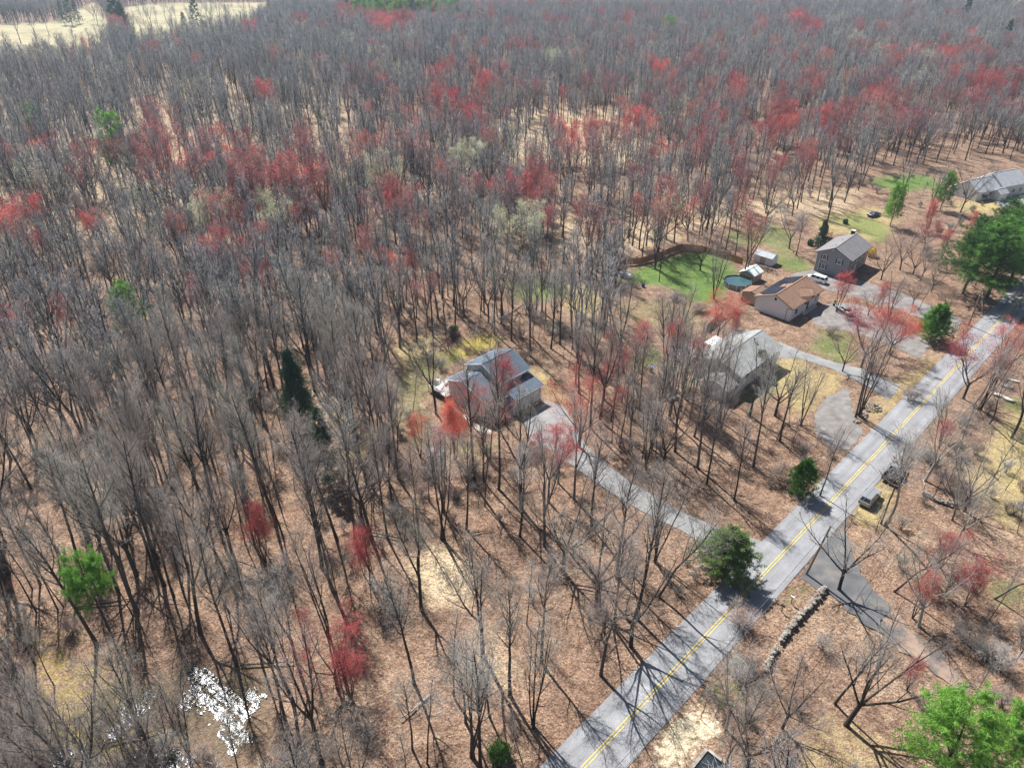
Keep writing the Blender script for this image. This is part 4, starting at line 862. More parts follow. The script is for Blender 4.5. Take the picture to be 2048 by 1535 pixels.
# ------------------------------------------------------------------ tree builders
def nrm(a): return a / np.maximum(1e-9, np.linalg.norm(a, axis=-1, keepdims=True))
def perp(T, r, az=None):
    a = nrm(np.cross(T, np.where(np.abs(T[:, 2:3]) < 0.9, np.array([[0, 0, 1.0]]), np.array([[1.0, 0, 0]])))); b = np.cross(T, a)
    if az is None: az = r.uniform(0, 2 * np.pi, len(T))
    return a * np.cos(az)[:, None] + b * np.sin(az)[:, None]
def grow(r, P, R, n, t0, t1, ang, dang, length, S, up, wobble, rs, rmin, taper=0.35, skip=0.0, whorl=0):
    """children of every parent polyline: start points spread along t0..t1 of the parent"""
    N, Sp = P.shape[0], P.shape[1] - 1
    idx = np.repeat(np.arange(N), n); k = np.tile(np.arange(n), N)
    t = t0 + (t1 - t0) * (k + r.uniform(0.05, .95, len(k))) / n
    if whorl: t = np.clip(np.floor(t * whorl) / whorl + r.normal(0, .006, len(t)), t0, .995)
    if skip > 0:
        m = r.random(len(k)) > skip; idx, k, t = idx[m], k[m], t[m]
    f = np.clip(t * Sp, 0, Sp - 1e-4); i = f.astype(int); w = (f - i)[:, None]
    st = P[idx, i] * (1 - w) + P[idx, i + 1] * w; T = nrm(P[idx, i + 1] - P[idx, i]); rp = R[idx, i] * (1 - w[:, 0]) + R[idx, i + 1] * w[:, 0]
    az = k * 2.399 + r.uniform(0, 2 * np.pi, N)[idx] + r.normal(0, .4, len(k))
    a = np.radians(ang) + np.radians(dang) * r.normal(0, 1, len(k))
    D = nrm(T * np.cos(a)[:, None] + perp(T, r, az) * np.sin(a)[:, None])
    Lp = np.linalg.norm(np.diff(P, axis=1), axis=2).sum(1)[idx]
    L = length(Lp, t, r.uniform(.7, 1.25, len(k)))
    Q = np.zeros((len(k), S + 1, 3)); Q[:, 0] = st; pos = st.copy()
    for s in range(S):
        pos = pos + D * (L / S)[:, None]; Q[:, s + 1] = pos
        D = nrm(D + np.array([0, 0, up]) + r.normal(0, wobble, D.shape))
    r0 = np.maximum(rmin, rp * rs); RR = r0[:, None] * np.linspace(1, taper, S + 1)[None]
    return Q, RR
def tubes(P, R, K):
    """rings round polylines -> verts, quads"""
    N, S1 = P.shape[:2]; T = np.empty_like(P); T[:, 1:-1] = P[:, 2:] - P[:, :-2]; T[:, 0] = P[:, 1] - P[:, 0]; T[:, -1] = P[:, -1] - P[:, -2]; T = nrm(T)
    ref = np.where(np.abs(T[:, :1, 2:3]) < 0.8, np.array([[[0, 0, 1.0]]]), np.array([[[1.0, 0, 0]]])); ref = np.broadcast_to(ref, T.shape)
    a = nrm(np.cross(T, ref)); b = np.cross(T, a); w = np.arange(K) * 2 * np.pi / K
    V = P[:, :, None, :] + (a[:, :, None, :] * np.cos(w)[None, None, :, None] + b[:, :, None, :] * np.sin(w)[None, None, :, None]) * R[:, :, None, None]
    base = (np.arange(N) * S1 * K)[:, None, None] + (np.arange(S1 - 1) * K)[None, :, None]; j = np.arange(K)[None, None, :]; j2 = (j + 1) % K
    q = np.stack([base + j, base + j2, base + K + j2, base + K + j], -1).reshape(-1, 4)
    return V.reshape(-1, 3), q
def spikes(P, R):
    """three-sided twigs tapering to a point, from the first to the last point of each polyline -> verts, tris"""
    N = len(P); A, B = P[:, 0], P[:, -1]; T = nrm(B - A); a = nrm(np.cross(T, np.array([0.31, 0.52, 0.79]))); b = np.cross(T, a)
    V = np.zeros((N, 4, 3)); V[:, 3] = B
    for k in range(3):
        w = 2 * np.pi * k / 3; V[:, k] = A + (a * math.cos(w) + b * math.sin(w)) * R[:, :1]
    i = np.arange(N) * 4
    return V.reshape(-1, 3), np.concatenate([np.stack([i + k, i + (k + 1) % 3, i + 3], 1) for k in range(3)])
def flakes(r, C, size, n, spread, flat=0.0, long=1.0):
    """n small triangles scattered round every centre -> verts, tris"""
    c = np.repeat(C, n, 0) + r.normal(0, spread, (len(C) * n, 3)); N = len(c)
    d = nrm(r.normal(0, 1, (N, 3)) * np.array([1, 1, 1 - flat])); e = nrm(np.cross(d, r.normal(0, 1, (N, 3))))
    s = size * r.uniform(.6, 1.4, (N, 1)); V = np.stack([c + e * s * .5, c - e * s * .5, c + d * s * long], 1)
    return V.reshape(-1, 3), np.arange(3 * N).reshape(N, 3)
class Geo:
    def __init__(s): s.V = []; s.q = []; s.t = []; s.qm = []; s.tm = []; s.n = 0
    def add(s, V, q=None, t=None, m=0):
        if q is not None and len(q): s.q.append(q + s.n); s.qm.append(np.full(len(q), m))
        if t is not None and len(t): s.t.append(t + s.n); s.tm.append(np.full(len(t), m))
        s.V.append(V); s.n += len(V)
    def mesh(s, name, mats, smooth=False):
        c = lambda a, k: np.concatenate(a) if a else np.zeros((0, k), int)
        z = lambda a: np.concatenate(a) if a else np.zeros(0, int)
        return make_mesh(name, np.concatenate(s.V), c(s.q, 4), c(s.t, 3), mats, z(s.qm), z(s.tm), smooth)
def bare(seed, style, H, dens=1.0, buds=None, far=False, bark='bark', bud_n=2, bud_size=.13, twig=None, low=False):
    """leafless hardwood. Returns (trunk mesh, crown mesh); with far=True one light joined mesh"""
    r = np.random.default_rng(seed); up = np.array([0, 0, 1.0])
    rb = {'tall': .195, 'fork': .23, 'multi': .175, 'broad': .26, 'thin': .105, 'lean': .185, 'shrub': .04}[style] * (H / 17 if style != 'thin' else H / 12)
    if style == 'shrub': rb = .03
    def pole(h, S, tilt, az, wb, base=(0, 0, -.25), r0=rb, tp=.25):
        D = nrm(np.array([math.sin(tilt) * math.cos(az), math.sin(tilt) * math.sin(az), math.cos(tilt)])); P = [np.array(base, float)]
        for s in range(S):
            P.append(P[-1] + D * h / S); D = nrm(D + r.normal(0, wb, 3) + np.array([0, 0, .05]))
        R = r0 * np.linspace(1, tp, S + 1); R[0] *= 1.25
        return np.array(P)[None], R[None]
    main = []
    if style in ('tall', 'thin'):
        main.append(pole(H * .93, 10, r.uniform(0, .05), r.uniform(0, 6.3), .035))
    elif style == 'lean':
        main.append(pole(H * .95, 10, .22, 0.0, .05))
    elif style == 'fork':
        P, R = pole(H * .36, 5, r.uniform(0, .05), r.uniform(0, 6.3), .03, tp=.8); main.append((P, R))
        main.append(grow(r, P, R, 3, .86, 1.0, 17, 5, lambda L, t, u: H * .60 * u ** .3, 8, .09, .05, .72, .05, .2))
    elif style == 'broad':
        P, R = pole(H * .27, 5, r.uniform(0, .06), r.uniform(0, 6.3), .03, tp=.85); main.append((P, R))
        main.append(grow(r, P, R, 5, .7, 1.0, 33, 8, lambda L, t, u: H * .68 * u ** .3, 8, .07, .07, .6, .05, .15))
    elif style == 'multi':
        n = 4
        for k in range(n): main.append(pole(H * r.uniform(.75, .95), 10, r.uniform(.07, .24), k * 1.57 + r.uniform(0, .8), .04, (r.normal(0, .12), r.normal(0, .12), -.25), rb * r.uniform(.6, .9)))
    elif style == 'shrub':
        for k in range(9): main.append(pole(H * r.uniform(.6, 1), 4, r.uniform(.15, .65), k * .7 + r.uniform(0, .5), .09, (r.normal(0, .15), r.normal(0, .15), -.1), rb))
    LP = [m for m in main if m[0].shape[1] >= (9 if style not in ('shrub',) else 5)] or main
    Smax = LP[0][0].shape[1]; P0 = np.concatenate([m[0] for m in LP if m[0].shape[1] == Smax]); R0 = np.concatenate([m[1] for m in LP if m[0].shape[1] == Smax])
    nl = len(P0); S1 = 5
    n1 = {'tall': 15, 'thin': 9, 'lean': 13, 'fork': 7, 'broad': 6, 'multi': 5, 'shrub': 3}[style]
    t0 = {'tall': .46, 'thin': .42, 'lean': .45, 'fork': .2, 'broad': .18, 'multi': .3, 'shrub': .3}[style]
    a1 = {'tall': 34, 'thin': 30, 'lean': 38, 'fork': 30, 'broad': 38, 'multi': 28, 'shrub': 30}[style]
    l1 = {'tall': .32, 'thin': .25, 'lean': .34, 'fork': .42, 'broad': .42, 'multi': .33, 'shrub': .5}[style]
    P1, R1 = grow(r, P0, R0, n1, t0, .97, a1, 9, lambda L, t, u: L * l1 * u * (1.15 - .75 * t), S1, .14, .09, .58, .024, .3)
    geo_t, geo_c = Geo(), Geo()
    K0 = 4 if far else 8
    for P, R in main: geo_t.add(*tubes(P, R, K0))
    geo_t.add(*tubes(P1, R1, 3 if far else 5))
    n2 = max(3, int(round((4 if far else 5) * dens)))
    P2, R2 = grow(r, np.concatenate([P1]), R1, n2, .15, .98, 38, 11, lambda L, t, u: L * .50 * u * (1.1 - .6 * t) + .25, 3, .10, .11, .55, .012, .35)
    # the leaders carry small branches of their own near the top
    P2b, R2b = grow(r, P0, R0, 10 if nl < 3 else 6, .55, 1.0, 36, 10, lambda L, t, u: L * .11 * u * (1.5 - t) + .3, 3, .12, .1, .35, .012, .35)
    P2 = np.concatenate([P2, P2b]); R2 = np.concatenate([R2, R2b])
    target3 = (270 if far else 480) * dens
    n3 = int(np.clip(round(target3 / len(P2)), 2, 14))
    P3, R3 = grow(r, P2, R2, n3, .1, 1.0, 36, 13, lambda L, t, u: L * .50 * u * (1.1 - .5 * t) + .28, 2, .09, .13, .6, .009, .4)
    if far:
        geo_c.add(*tubes(P2, np.maximum(R2, .02), 3)); V, t = spikes(P3, np.maximum(R3, .026)); geo_c.add(V, None, t)
        tips = P3[:, -1]
    else:
        geo_c.add(*tubes(P2, R2, 4)); geo_c.add(*tubes(P3, R3, 3))
        n4 = int(np.clip(round(1900 * dens / len(P3)), 1, 6))
        P4, R4 = grow(r, P3, R3, n4, .1, 1.0, 34, 14, lambda L, t, u: L * .55 * u + .15, 1, .05, .1, .7, .0065, .5)
        V, t = spikes(P4, R4); geo_c.add(V, None, t); tips = P4[:, -1]
    mats = [M[twig or ('far_twig' if far else 'twig')]]
    if buds:
        mats.append(M[buds]); top = np.concatenate([tips, P3[:, 1], P3[:, 2]]) if not far else np.concatenate([tips, P3[:, 1]])
        V, t = flakes(r, top, bud_size * (1.45 if far else 1), bud_n if not far else 3, .16 if not far else .28); geo_c.add(V, None, t, 1)
    if far:
        g = Geo(); q = Geo()
        for src, mi in ((geo_t, 0),):
            for V, qq in zip([np.concatenate(src.V)], [np.concatenate(src.q)]): g.add(V, qq, None, 0)
        V = np.concatenate(geo_c.V); off = g.n
        g.V.append(V); g.n += len(V)
        if geo_c.q:
            g.q.append(np.concatenate(geo_c.q) + off); g.qm.append(np.concatenate(geo_c.qm) + 1)
        g.t.append(np.concatenate(geo_c.t) + off); g.tm.append(np.concatenate(geo_c.tm) + 1)
        return g.mesh('far_tree', [M[bark]] + mats)
    return geo_t.mesh('trunk', [M[bark]], True), geo_c.mesh('crown', mats)
def conifer(seed, kind, H, far=False, light=None):
    """pine (irregular tufted tiers), spruce or cedar (dense cone), bush (rounded, green to the ground)"""
    r = np.random.default_rng(seed)
    S = 10; P = np.zeros((1, S + 1, 3)); P[0, :, 2] = np.linspace(-.25, H * .97, S + 1); P[0, :, :2] = np.cumsum(r.normal(0, .05, (S + 1, 2)), 0)
    R = (H * .0135 * np.linspace(1, .12, S + 1))[None]
    gt, gc = Geo(), Geo(); gt.add(*tubes(P, R, 4 if far else 8))
    cfg = {'top': (40, .70, 68, lambda L, t, u: H * .20 * u * np.clip(1.5 - t, .2, 1) ** .7, .06, .28, 16, .38, .065), 'pine': (62, .24, 70, lambda L, t, u: H * .29 * u * np.clip(1.2 - t, .12, 1) ** .6, .09, .26, 16, .38, .065),
           'bush': (80, .02, 62, lambda L, t, u: H * .44 * u * np.clip(1.08 - t, .08, 1) ** .7, .06, .22, 18, .30, .06),
           'spruce': (95, .06, 82, lambda L, t, u: H * .26 * u * np.clip(1.05 - t, .04, 1) ** .9, .02, .16, 12, .20, .06),
           'cedar': (110, .03, 58, lambda L, t, u: H * .24 * u * np.clip(1.03 - t, .04, 1) ** .75, .09, .15, 12, .20, .06)}[kind]
    n1, t0, ang, Lf, up, spread, nt, size, wd = cfg
    if far: n1 = int(n1 * .6)
    P1, R1 = grow(r, P, R, n1, t0, .995, ang, 9, Lf, 4, up, .08, .35, .012, .3, 0.0, 13 if kind in ('pine', 'top') else 0)
    gt.add(*tubes(P1, R1, 3))
    P2, R2 = grow(r, P1, R1, 4 if far else 7, .25, 1.0, 48, 10, lambda L, t, u: L * .38 * u + .15, 2, .06, .1, .5, .006, .4)
    if not far: V, t = spikes(P2, R2); gt.add(V, None, t)
    C = np.concatenate([P2[:, 1], P2[:, 2], P1[:, -1], P1[:, 3]])
    if not far: C = np.concatenate([C, P2[:, 1] * .5 + P2[:, 2] * .5])
    n = max(3, int(nt * (.45 if far else 1.25))); c = np.repeat(C, n, 0) + r.normal(0, spread * (.55 if far else .42), (len(C) * n, 3))
    d = nrm(r.normal(0, 1, c.shape) + np.array([0, 0, .45])); e = nrm(np.cross(d, r.normal(0, 1, c.shape)))
    s = size * (1.9 if far else 1) * r.uniform(.6, 1.35, (len(c), 1)); w = wd * (2.2 if far else .52)
    V = np.stack([c + e * w, c - e * w, c + d * s], 1).reshape(-1, 3); gc.add(V, None, np.arange(len(V)).reshape(-1, 3))
    mt = light or {'top': 'pine', 'pine': 'pine', 'bush': 'pine', 'spruce': 'spruce', 'cedar': 'cedar'}[kind]
    if far:
        g = Geo(); g.add(np.concatenate(gt.V), np.concatenate(gt.q)); g.add(V, None, np.arange(len(V)).reshape(-1, 3), 1)
        return g.mesh('far_conifer', [M['bark'], M[mt]])
    return gt.mesh('trunk', [M['bark']], True), gc.mesh('crown', [M[mt]])
PROTO = {
 'tall_a': bare(11, 'tall', 17.5), 'tall_b': bare(12, 'tall', 19), 'tall_c': bare(13, 'tall', 16, .8),
 'fork_a': bare(21, 'fork', 17), 'fork_b': bare(22, 'fork', 18.5),
 'multi_a': bare(31, 'multi', 16), 'multi_b': bare(32, 'multi', 14),
 'broad_a': bare(41, 'broad', 16.5), 'broad_b': bare(42, 'broad', 15),
 'thin_a': bare(51, 'thin', 12.5, .42), 'thin_b': bare(52, 'thin', 14, .5), 'lean_a': bare(61, 'lean', 16), 'tall_d': bare(14, 'tall', 20, 1.1), 'tall_e': bare(15, 'tall', 14, .7), 'fork_c': bare(23, 'fork', 15, .8), 'thin_c': bare(53, 'thin', 9.5, .35), 'thin_d': bare(54, 'thin', 15, .45), 'broad_c': bare(44, 'broad', 17.5, 1.1), 'snag': bare(63, 'thin', 13, .05),
 'pale_a': bare(43, 'broad', 15.5, bark='pale_bark', twig='pale_bark'), 'pale_b': bare(62, 'lean', 15, bark='pale_bark', twig='pale_bark'),
 'red_fork': bare(71, 'fork', 15.5, .75, 'red_bud', bud_n=6, bud_size=.08), 'red_tall': bare(72, 'tall', 16, .7, 'red_bud', bud_n=6, bud_size=.08), 'red_multi': bare(73, 'multi', 13, .7, 'red_bud', bud_n=6, bud_size=.08),
 'red_broad': bare(74, 'broad', 13.5, .8, 'red_bud', bud_n=6, bud_size=.08), 'brown_broad': bare(75, 'broad', 12.5, .8, 'brown_bud', bud_n=3, bud_size=.07),
 'orange_broad': bare(77, 'broad', 13.5, .9, 'orange_bud', bud_n=6, bud_size=.08), 'orange_multi': bare(78, 'multi', 12, .8, 'orange_bud', bud_n=6, bud_size=.08),
 'green_broad': bare(76, 'broad', 15.5, .8, 'pale_bud', bud_n=6, bud_size=.12),
 'top_a': conifer(86, 'top', 20, light='pine_light'), 'light_pine': conifer(87, 'pine', 15, light='pine_light'), 'olive_bush': conifer(89, 'bush', 8, light='olive'), 'light_bush': conifer(88, 'bush', 8, light='pine_light'), 'pine_a': conifer(81, 'pine', 18), 'pine_b': conifer(82, 'pine', 15), 'bush_a': conifer(83, 'bush', 8), 'spruce_a': conifer(84, 'spruce', 11), 'cedar_a': conifer(85, 'cedar', 10),
}
HT = {'olive_bush': 8, 'light_pine': 15, 'light_bush': 8, 'orange_broad': 13.5, 'orange_multi': 12, 'tall_d': 20, 'tall_e': 14, 'fork_c': 15, 'thin_c': 9.5, 'thin_d': 15, 'broad_c': 17.5, 'snag': 13, 'tall_a': 17.5, 'tall_b': 19, 'tall_c': 16, 'fork_a': 17, 'fork_b': 18.5, 'multi_a': 16, 'multi_b': 14, 'broad_a': 16.5, 'broad_b': 15, 'thin_a': 12.5, 'thin_b': 14, 'lean_a': 16,
      'pale_a': 15.5, 'pale_b': 15, 'red_fork': 15.5, 'red_tall': 16, 'red_multi': 13, 'red_broad': 13.5, 'brown_broad': 12.5, 'green_broad': 15.5, 'top_a': 20, 'pine_a': 18, 'pine_b': 15, 'bush_a': 8, 'spruce_a': 11, 'cedar_a': 10}
def plant(kind, name, label, cat, x, y, h=None, rz=None, tilt=(0, 0), group=None, wide=1.0, z=-0.12):
    tr, cr = PROTO[kind]
    o = thing(name, label, cat, (x, y, z), random.uniform(0, 6.28) if rz is None else rz, group)
    s = (h / HT[kind]) if h else random.uniform(.88, 1.12)
    o.scale = (s * wide, s * wide, s); o.rotation_euler = (tilt[0], tilt[1], o.rotation_euler[2])
    obj('trunk', tr, o); obj('crown', cr, o)
    return o
# ------------------------------------------------------------------ planting
from mathutils.noise import noise as mnoise
PLANTED = []          # ground points of single trees
def spot(px, py, z=0.0):
    p = G(px, py, z); return float(p[0]), float(p[1])
# prominent leafless trees: pixel of the base, builder, height, (tilt about x, tilt about y), what singles it out
BARE = [
 (843,1217,'fork_a',16,(0,0),'bare forked tree standing alone on the pale leaf patch below the house'),
 (966,1310,'fork_b',17,(0,0),'tall bare forked tree below the pale leaf patch, dark double trunk'),
 (1083,1322,'tall_a',16,(0,.02),'bare straight tree halfway between the pale leaf patch and the road'),
 (1126,1140,'broad_a',15.5,(0,0),'stout bare tree with a low fork just below the long driveway'),
 (1183,1050,'tall_c',16.5,(0,.03),'bare straight tree close to the lower edge of the long driveway'),
 (1233,1150,'tall_a',18,(0,.03),'tall bare tree second back from the road beside the green roadside pine'),
 (1194,1204,'broad_b',17,(0,0),'wide-branched bare tree between the long driveway and the asphalt road'),
 (1316,1192,'lean_a',16,(0,.08),'bare tree leaning over towards the green roadside pine'),
 (1202,1349,'fork_a',15,(0,0),'bare forked tree at the road edge casting a long shadow over the asphalt'),
 (1262,1292,'broad_a',15.5,(0,0),'spreading bare tree at the road edge with fan-shaped shadow across both lanes'),
 (1311,1120,'multi_b',14,(0,0),'clump of bare stems at the lower end of the long driveway'),
 (1020,1388,'tall_b',17,(0,0),'tall bare tree on the open leaf litter above the road bend of shadows'),
 (1066,1452,'multi_a',15,(0,0),'bare multi-stemmed tree near the lowest stretch of road'),
 (887,1022,'multi_a',15,(0,0),'bare clump of stems just below the dark brush pile'),
 (933,1056,'tall_c',15,(0,.02),'bare straight tree right of the dark brush pile on leaf litter'),
 (1040,1070,'tall_c',14.5,(0,.02),'bare straight tree between the brush pile and the long driveway'),
 (724,1040,'broad_a',14.5,(0,0),'dark wide-branched bare tree beside the fallen white limb'),
 (797,954,'tall_b',18,(0,0),'tall dark bare tree at the edge of the yard grass by the brush pile'),
 (734,968,'broad_b',14,(0,0),'bare tree with crooked limbs at the lower corner of the grassy yard'),
 (872,826,'fork_b',15,(0,0),'dark-trunked bare tree next to the deck of the blue-grey house'),
 (1061,712,'tall_b',17.5,(0,.02),'tall bare tree on the leaf edge behind the blue-grey house gable'),
 (989,667,'tall_a',16.5,(0,0),'bare straight tree on the moss edge behind the blue-grey house'),
 (800,694,'fork_a',16,(0,0),'bare forked tree at the upper corner of the mossy yard'),
 (834,685,'tall_c',15,(0,0),'bare straight tree on the mossy yard corner, second in from the woods'),
 (866,671,'tall_b',16.5,(0,0),'tall bare tree shading the mossy strip behind the blue-grey house'),
 (1023,680,'tall_a',16.5,(0,0),'bare straight tree directly behind the ridge of the blue-grey house'),
 (1102,696,'tall_c',15.5,(0,.02),'bare straight tree on the leaf bank beside the straw grass'),
 (1120,688,'tall_b',16,(0,.02),'tall bare tree on the leaf bank, uphill of the straw grass'),
 (1711,834,'tall_c',15,(0,0),'thin dark tree rising beside the stone pile at the pull-off'),
 (1718,832,'multi_a',17,(0,.12),'big bare clump of leaning stems behind the roadside stone pile'),
 (1678,1178,'broad_b',14,(0,.10),'bare tree at the corner of the dark side lane'),
 (1770,1047,'pale_b',19,(0,.12),'large pale-barked tree leaning away from the parked cars'),
 (1762,1046,'thin_d',15,(0,.05),'dark upright tree between the parked cars and the pale leaning tree'),
 (1790,1180,'lean_a',12,(0,.14),'bare tree leaning over the inner corner of the side lane'),
 (1838,1250,'pale_a',12,(0,.1),'pale-twigged tree midway along the dark side lane'),
 (1565,1455,'broad_b',10.5,(0,.08),'small crooked tree casting one straight shadow below the stone wall'),
 (1693,1447,'broad_a',16,(0,.1),'big spreading tree with double trunk below the stone wall'),
 (1671,1404,'tall_c',12.5,(0,.12),'reddish-trunked tree beside the big spreading tree below the stone wall'),
 (1452,1458,'pale_a',11,(0,.06),'pale-twigged tree at the end of the sandy shoulder'),
 (1960,818,'multi_a',15,(0,.14),'bare clump of leaning stems above the pale stone slabs'),
 (1945,810,'pale_b',14,(0,.1),'pale greenish stem leaning over the far road verge'),
 (1980,846,'lean_a',12,(0,.2),'bare tree leaning over the pale stone slabs'),
 (1880,880,'pale_a',10,(0,.1),'pale brushy tree on the verge beyond the parked pickup'),
 (1850,960,'pale_a',13,(0,.12),'pale wide-branched tree beyond the parked pickup truck'),
 (1930,1020,'broad_b',11,(0,.12),'bare tree at the edge of the straw-coloured meadow'),
 (1990,1195,'lean_a',10,(0,.2),'small bare tree by the green patch beyond the side lane'),
 (1310,536,'multi_a',15,(0,0),'bare clump of stems inside the wooden fence on the lawn'),
 (1318,563,'thin_b',13,(0,0),'slender dark tree in the middle of the fenced lawn'),
 (1428,598,'multi_b',14,(0,.05),'bare clump of stems at the lawn corner near the round pool'),
 (1460,453,'lean_a',13,(0,-.1),'crooked dark tree on the grass above the fenced lawn'),
 (1578,497,'broad_b',13,(0,0),'bare tree beside the small metal shed and conical cedar'),
 (1592,510,'tall_c',11,(0,0),'thin bare tree between the metal shed and the tall grey house'),
 (1640,990,'thin_b',12,(0,.1),'slender leaning tree between the dark roadside bush and the driveway mouth'),
 (1325,741,'tall_b',15.5,(0,.04),'tall bare tree below the cluttered deck of the ranch house'),
 (1279,822,'tall_a',15,(0,.03),'bare straight tree above the long driveway bend'),
 (1560,880,'tall_c',15,(0,.08),'bare tree nearest the worn gravel pull-off'),
 (1550,830,'broad_b',13.5,(0,.06),'bare spreading tree in front of the grey-roofed ranch house'),
 (1500,830,'fork_a',14,(0,.05),'bare forked tree shading the front lawn of the ranch house'),
 (1600,850,'multi_b',12,(0,.08),'low bare clump of stems on the straw lawn beside the pull-off'),
 (1530,350+100,'broad_a',15,(0,0),'wide bare tree at the wood edge above the green back lawn'),
 (1655,440,'fork_b',16,(0,.03),'tall bare tree at the wood edge behind the tall grey house'),
 (1775,640,'multi_b',11,(0,.08),'bare clump of stems on the leaf island between the two upper driveways'),
 (1840,560,'pale_a',11,(0,.08),'pale brushy tree by the dark roadside pines'),
 (1800,540,'brown_broad',11,(0,.08),'rust-budded brushy tree between the grey house and the roadside pines'),
]
REDN = [ # near flowering maples: pixel of the crown centre, crown centre height, builder, height, what singles it out
 (965,800,10.5,'orange_broad',14,'orange-red flowering maple hiding the front of the blue-grey house'),
 (905,830,9,'orange_multi',12,'orange-red flowering maple in front of the house deck'),
 (1010,745,11,'red_tall',14.5,'dark red flowering maple rising before the garage roof'),
 (880,880,7,'red_multi',10,'small red maple directly above the dark brush pile'),
 (1165,792,10.5,'red_broad',14,'crimson maple spreading over the upper bend of the long driveway'),
 (1100,905,9.5,'red_fork',13,'red maple beside the driveway below the garage apron'),
 (1215,705,10,'red_broad',13.5,'crimson maple uphill of the driveway beside the brushy bank'),
 (728,1085,8,'red_multi',11,'bright red maple alone on the leaf litter left of the pale patch'),
 (508,1038,8,'red_multi',10.5,'small red maple between the dark spruces and the marsh'),
 (655,1285,8,'red_broad',11,'low scarlet maple in the woods above the marsh pools'),
 (690,1330,6,'red_multi',9,'low red maple just below the scarlet maple above the marsh'),
 (1285,670,8,'red_multi',11,'red maple beside the cluttered deck of the ranch house'),
 (1445,612,8,'orange_broad',11.5,'scarlet maple against the white gable of the solar-roofed house'),
 (1475,640,6,'red_multi',8.5,'low red shrub maple below the white gable wall'),
 (1745,660,8.5,'red_broad',14.5,'wide red maple at the roadside between the two lower driveways'),
 (1800,640,8,'orange_broad',11,'red maple next to the round green pine by the road'),
 (1690,560,8,'red_multi',10.5,'red maple in front of the tall grey house'),
 (1960,715,9,'red_broad',14.5,'pinkish-red maple across the road from the round green pine'),
 (2020,700,9,'red_fork',14,'pinkish-red maple farthest along the far side of the road'),
 (1893,858,4,'red_multi',6,'low red maple shrub on the far road verge'),
 (1920,1125,6,'red_broad',9.5,'thin red maple inside the curve of the side lane'),
 (1850,1180,5,'red_multi',8,'low red maple in the corner of the dark side lane'),
 (1900,1095,4,'red_multi',6.5,'low red maple beyond the inner bend of the side lane'),
 (1955,1160,4.5,'red_multi',7,'low red maple near the green patch past the side lane'),
 (1830,1345,3,'red_multi',5.5,'low red maple where the side lane fades into leaves'),
 (1120,885,8,'red_fork',11,'second red maple at the garage apron'),
 (835,850,6.5,'red_multi',9,'rust-red maple between the deck and the brush pile'),
 (1840,505,6,'brown_broad',9,'rust-budded brush tree just beyond the yellow shrub'),
 (1875,545,5,'brown_broad',8.5,'rust-budded brush tree midway to the roadside pines'),
 (1835,580,4,'brown_broad',7,'low rust-budded tree beside the gravel driveway end'),
 (1895,480,5,'red_multi',8,'rust-red brush tree behind the roadside pines'),
 (1860,460,6,'red_broad',9,'rust-red tree below the bright pine by the white house'),
 (1950,440,5,'red_multi',8,'thin red tree in front of the long white house'),
 (2010,440,5,'red_multi',8,'thin red tree at the end of the long white house'),
 (1900,600,3,'brown_broad',6,'low rust-budded brush at the foot of the roadside pines'),
 (1770,585,5,'red_multi',8,'red maple between the gravel driveway and the porch'),
 (1745,600,4,'brown_broad',7,'rust-budded tree on the leaf island by the minivan'),
 (1325,425,11.5,'red_broad',18,'large crimson maple behind the wooden fence'),
 (1060,400,11,'red_broad',17,'rounded crimson maple behind the small back lawn'),
 (1000,385,11,'red_fork',15,'scarlet maple beside the rounded crimson maple'),
 (1085,358,11.5,'red_tall',15,'narrow crimson maple above the rounded crimson maple'),
 (800,530,10.5,'red_fork',15,'bright red maple in the woods behind the blue-grey house'),
 (850,575,9.5,'red_fork',13,'dark red maple just in front of the bright red woodland maple'),
 (470,490,12,'red_broad',18,'broad dark red maple in the woods behind the green pine'),
 (515,560,10,'red_fork',14,'red maple in the woods beside the broad dark red maple'),
 (390,575,9,'red_multi',12,'thin red maple near the lone green pine in the woods'),
 (785,405,12,'red_broad',18,'dark red maple below the pale green tree'),
 (1200,470,10,'brown_broad',13,'rust-budded tree at the back of the fenced yard'),
 (1410,475,9,'brown_broad',12,'rust-budded tree on the grass behind the fenced lawn'),
 (1250,740,7,'brown_broad',10,'rust-budded tree between the deck and the brushy bank'),
 (1700,690,6,'brown_broad',9,'rust-budded tree on the green strip between the driveways'),
 (1780,500,8,'brown_broad',11,'rust-budded tree beside the yellow shrub'),
 (1870,410,8,'red_multi',10,'rust-red maple between the two bright pines'),
 (40,640,10,'red_fork',14,'red maple at the edge of the dense woods below the pale gap'),
 (125,610,9,'red_multi',12,'reddish maple next to the edge of the dense woods'),
 (190,445,10,'red_fork',14,'dark red maple in the dense woods far beyond the pine'),
 (560,385,12,'red_broad',18,'crimson maple among grey crowns beside the pale green crown'),
 (505,395,11,'red_fork',14,'crimson maple next along the row of grey crowns'),
]
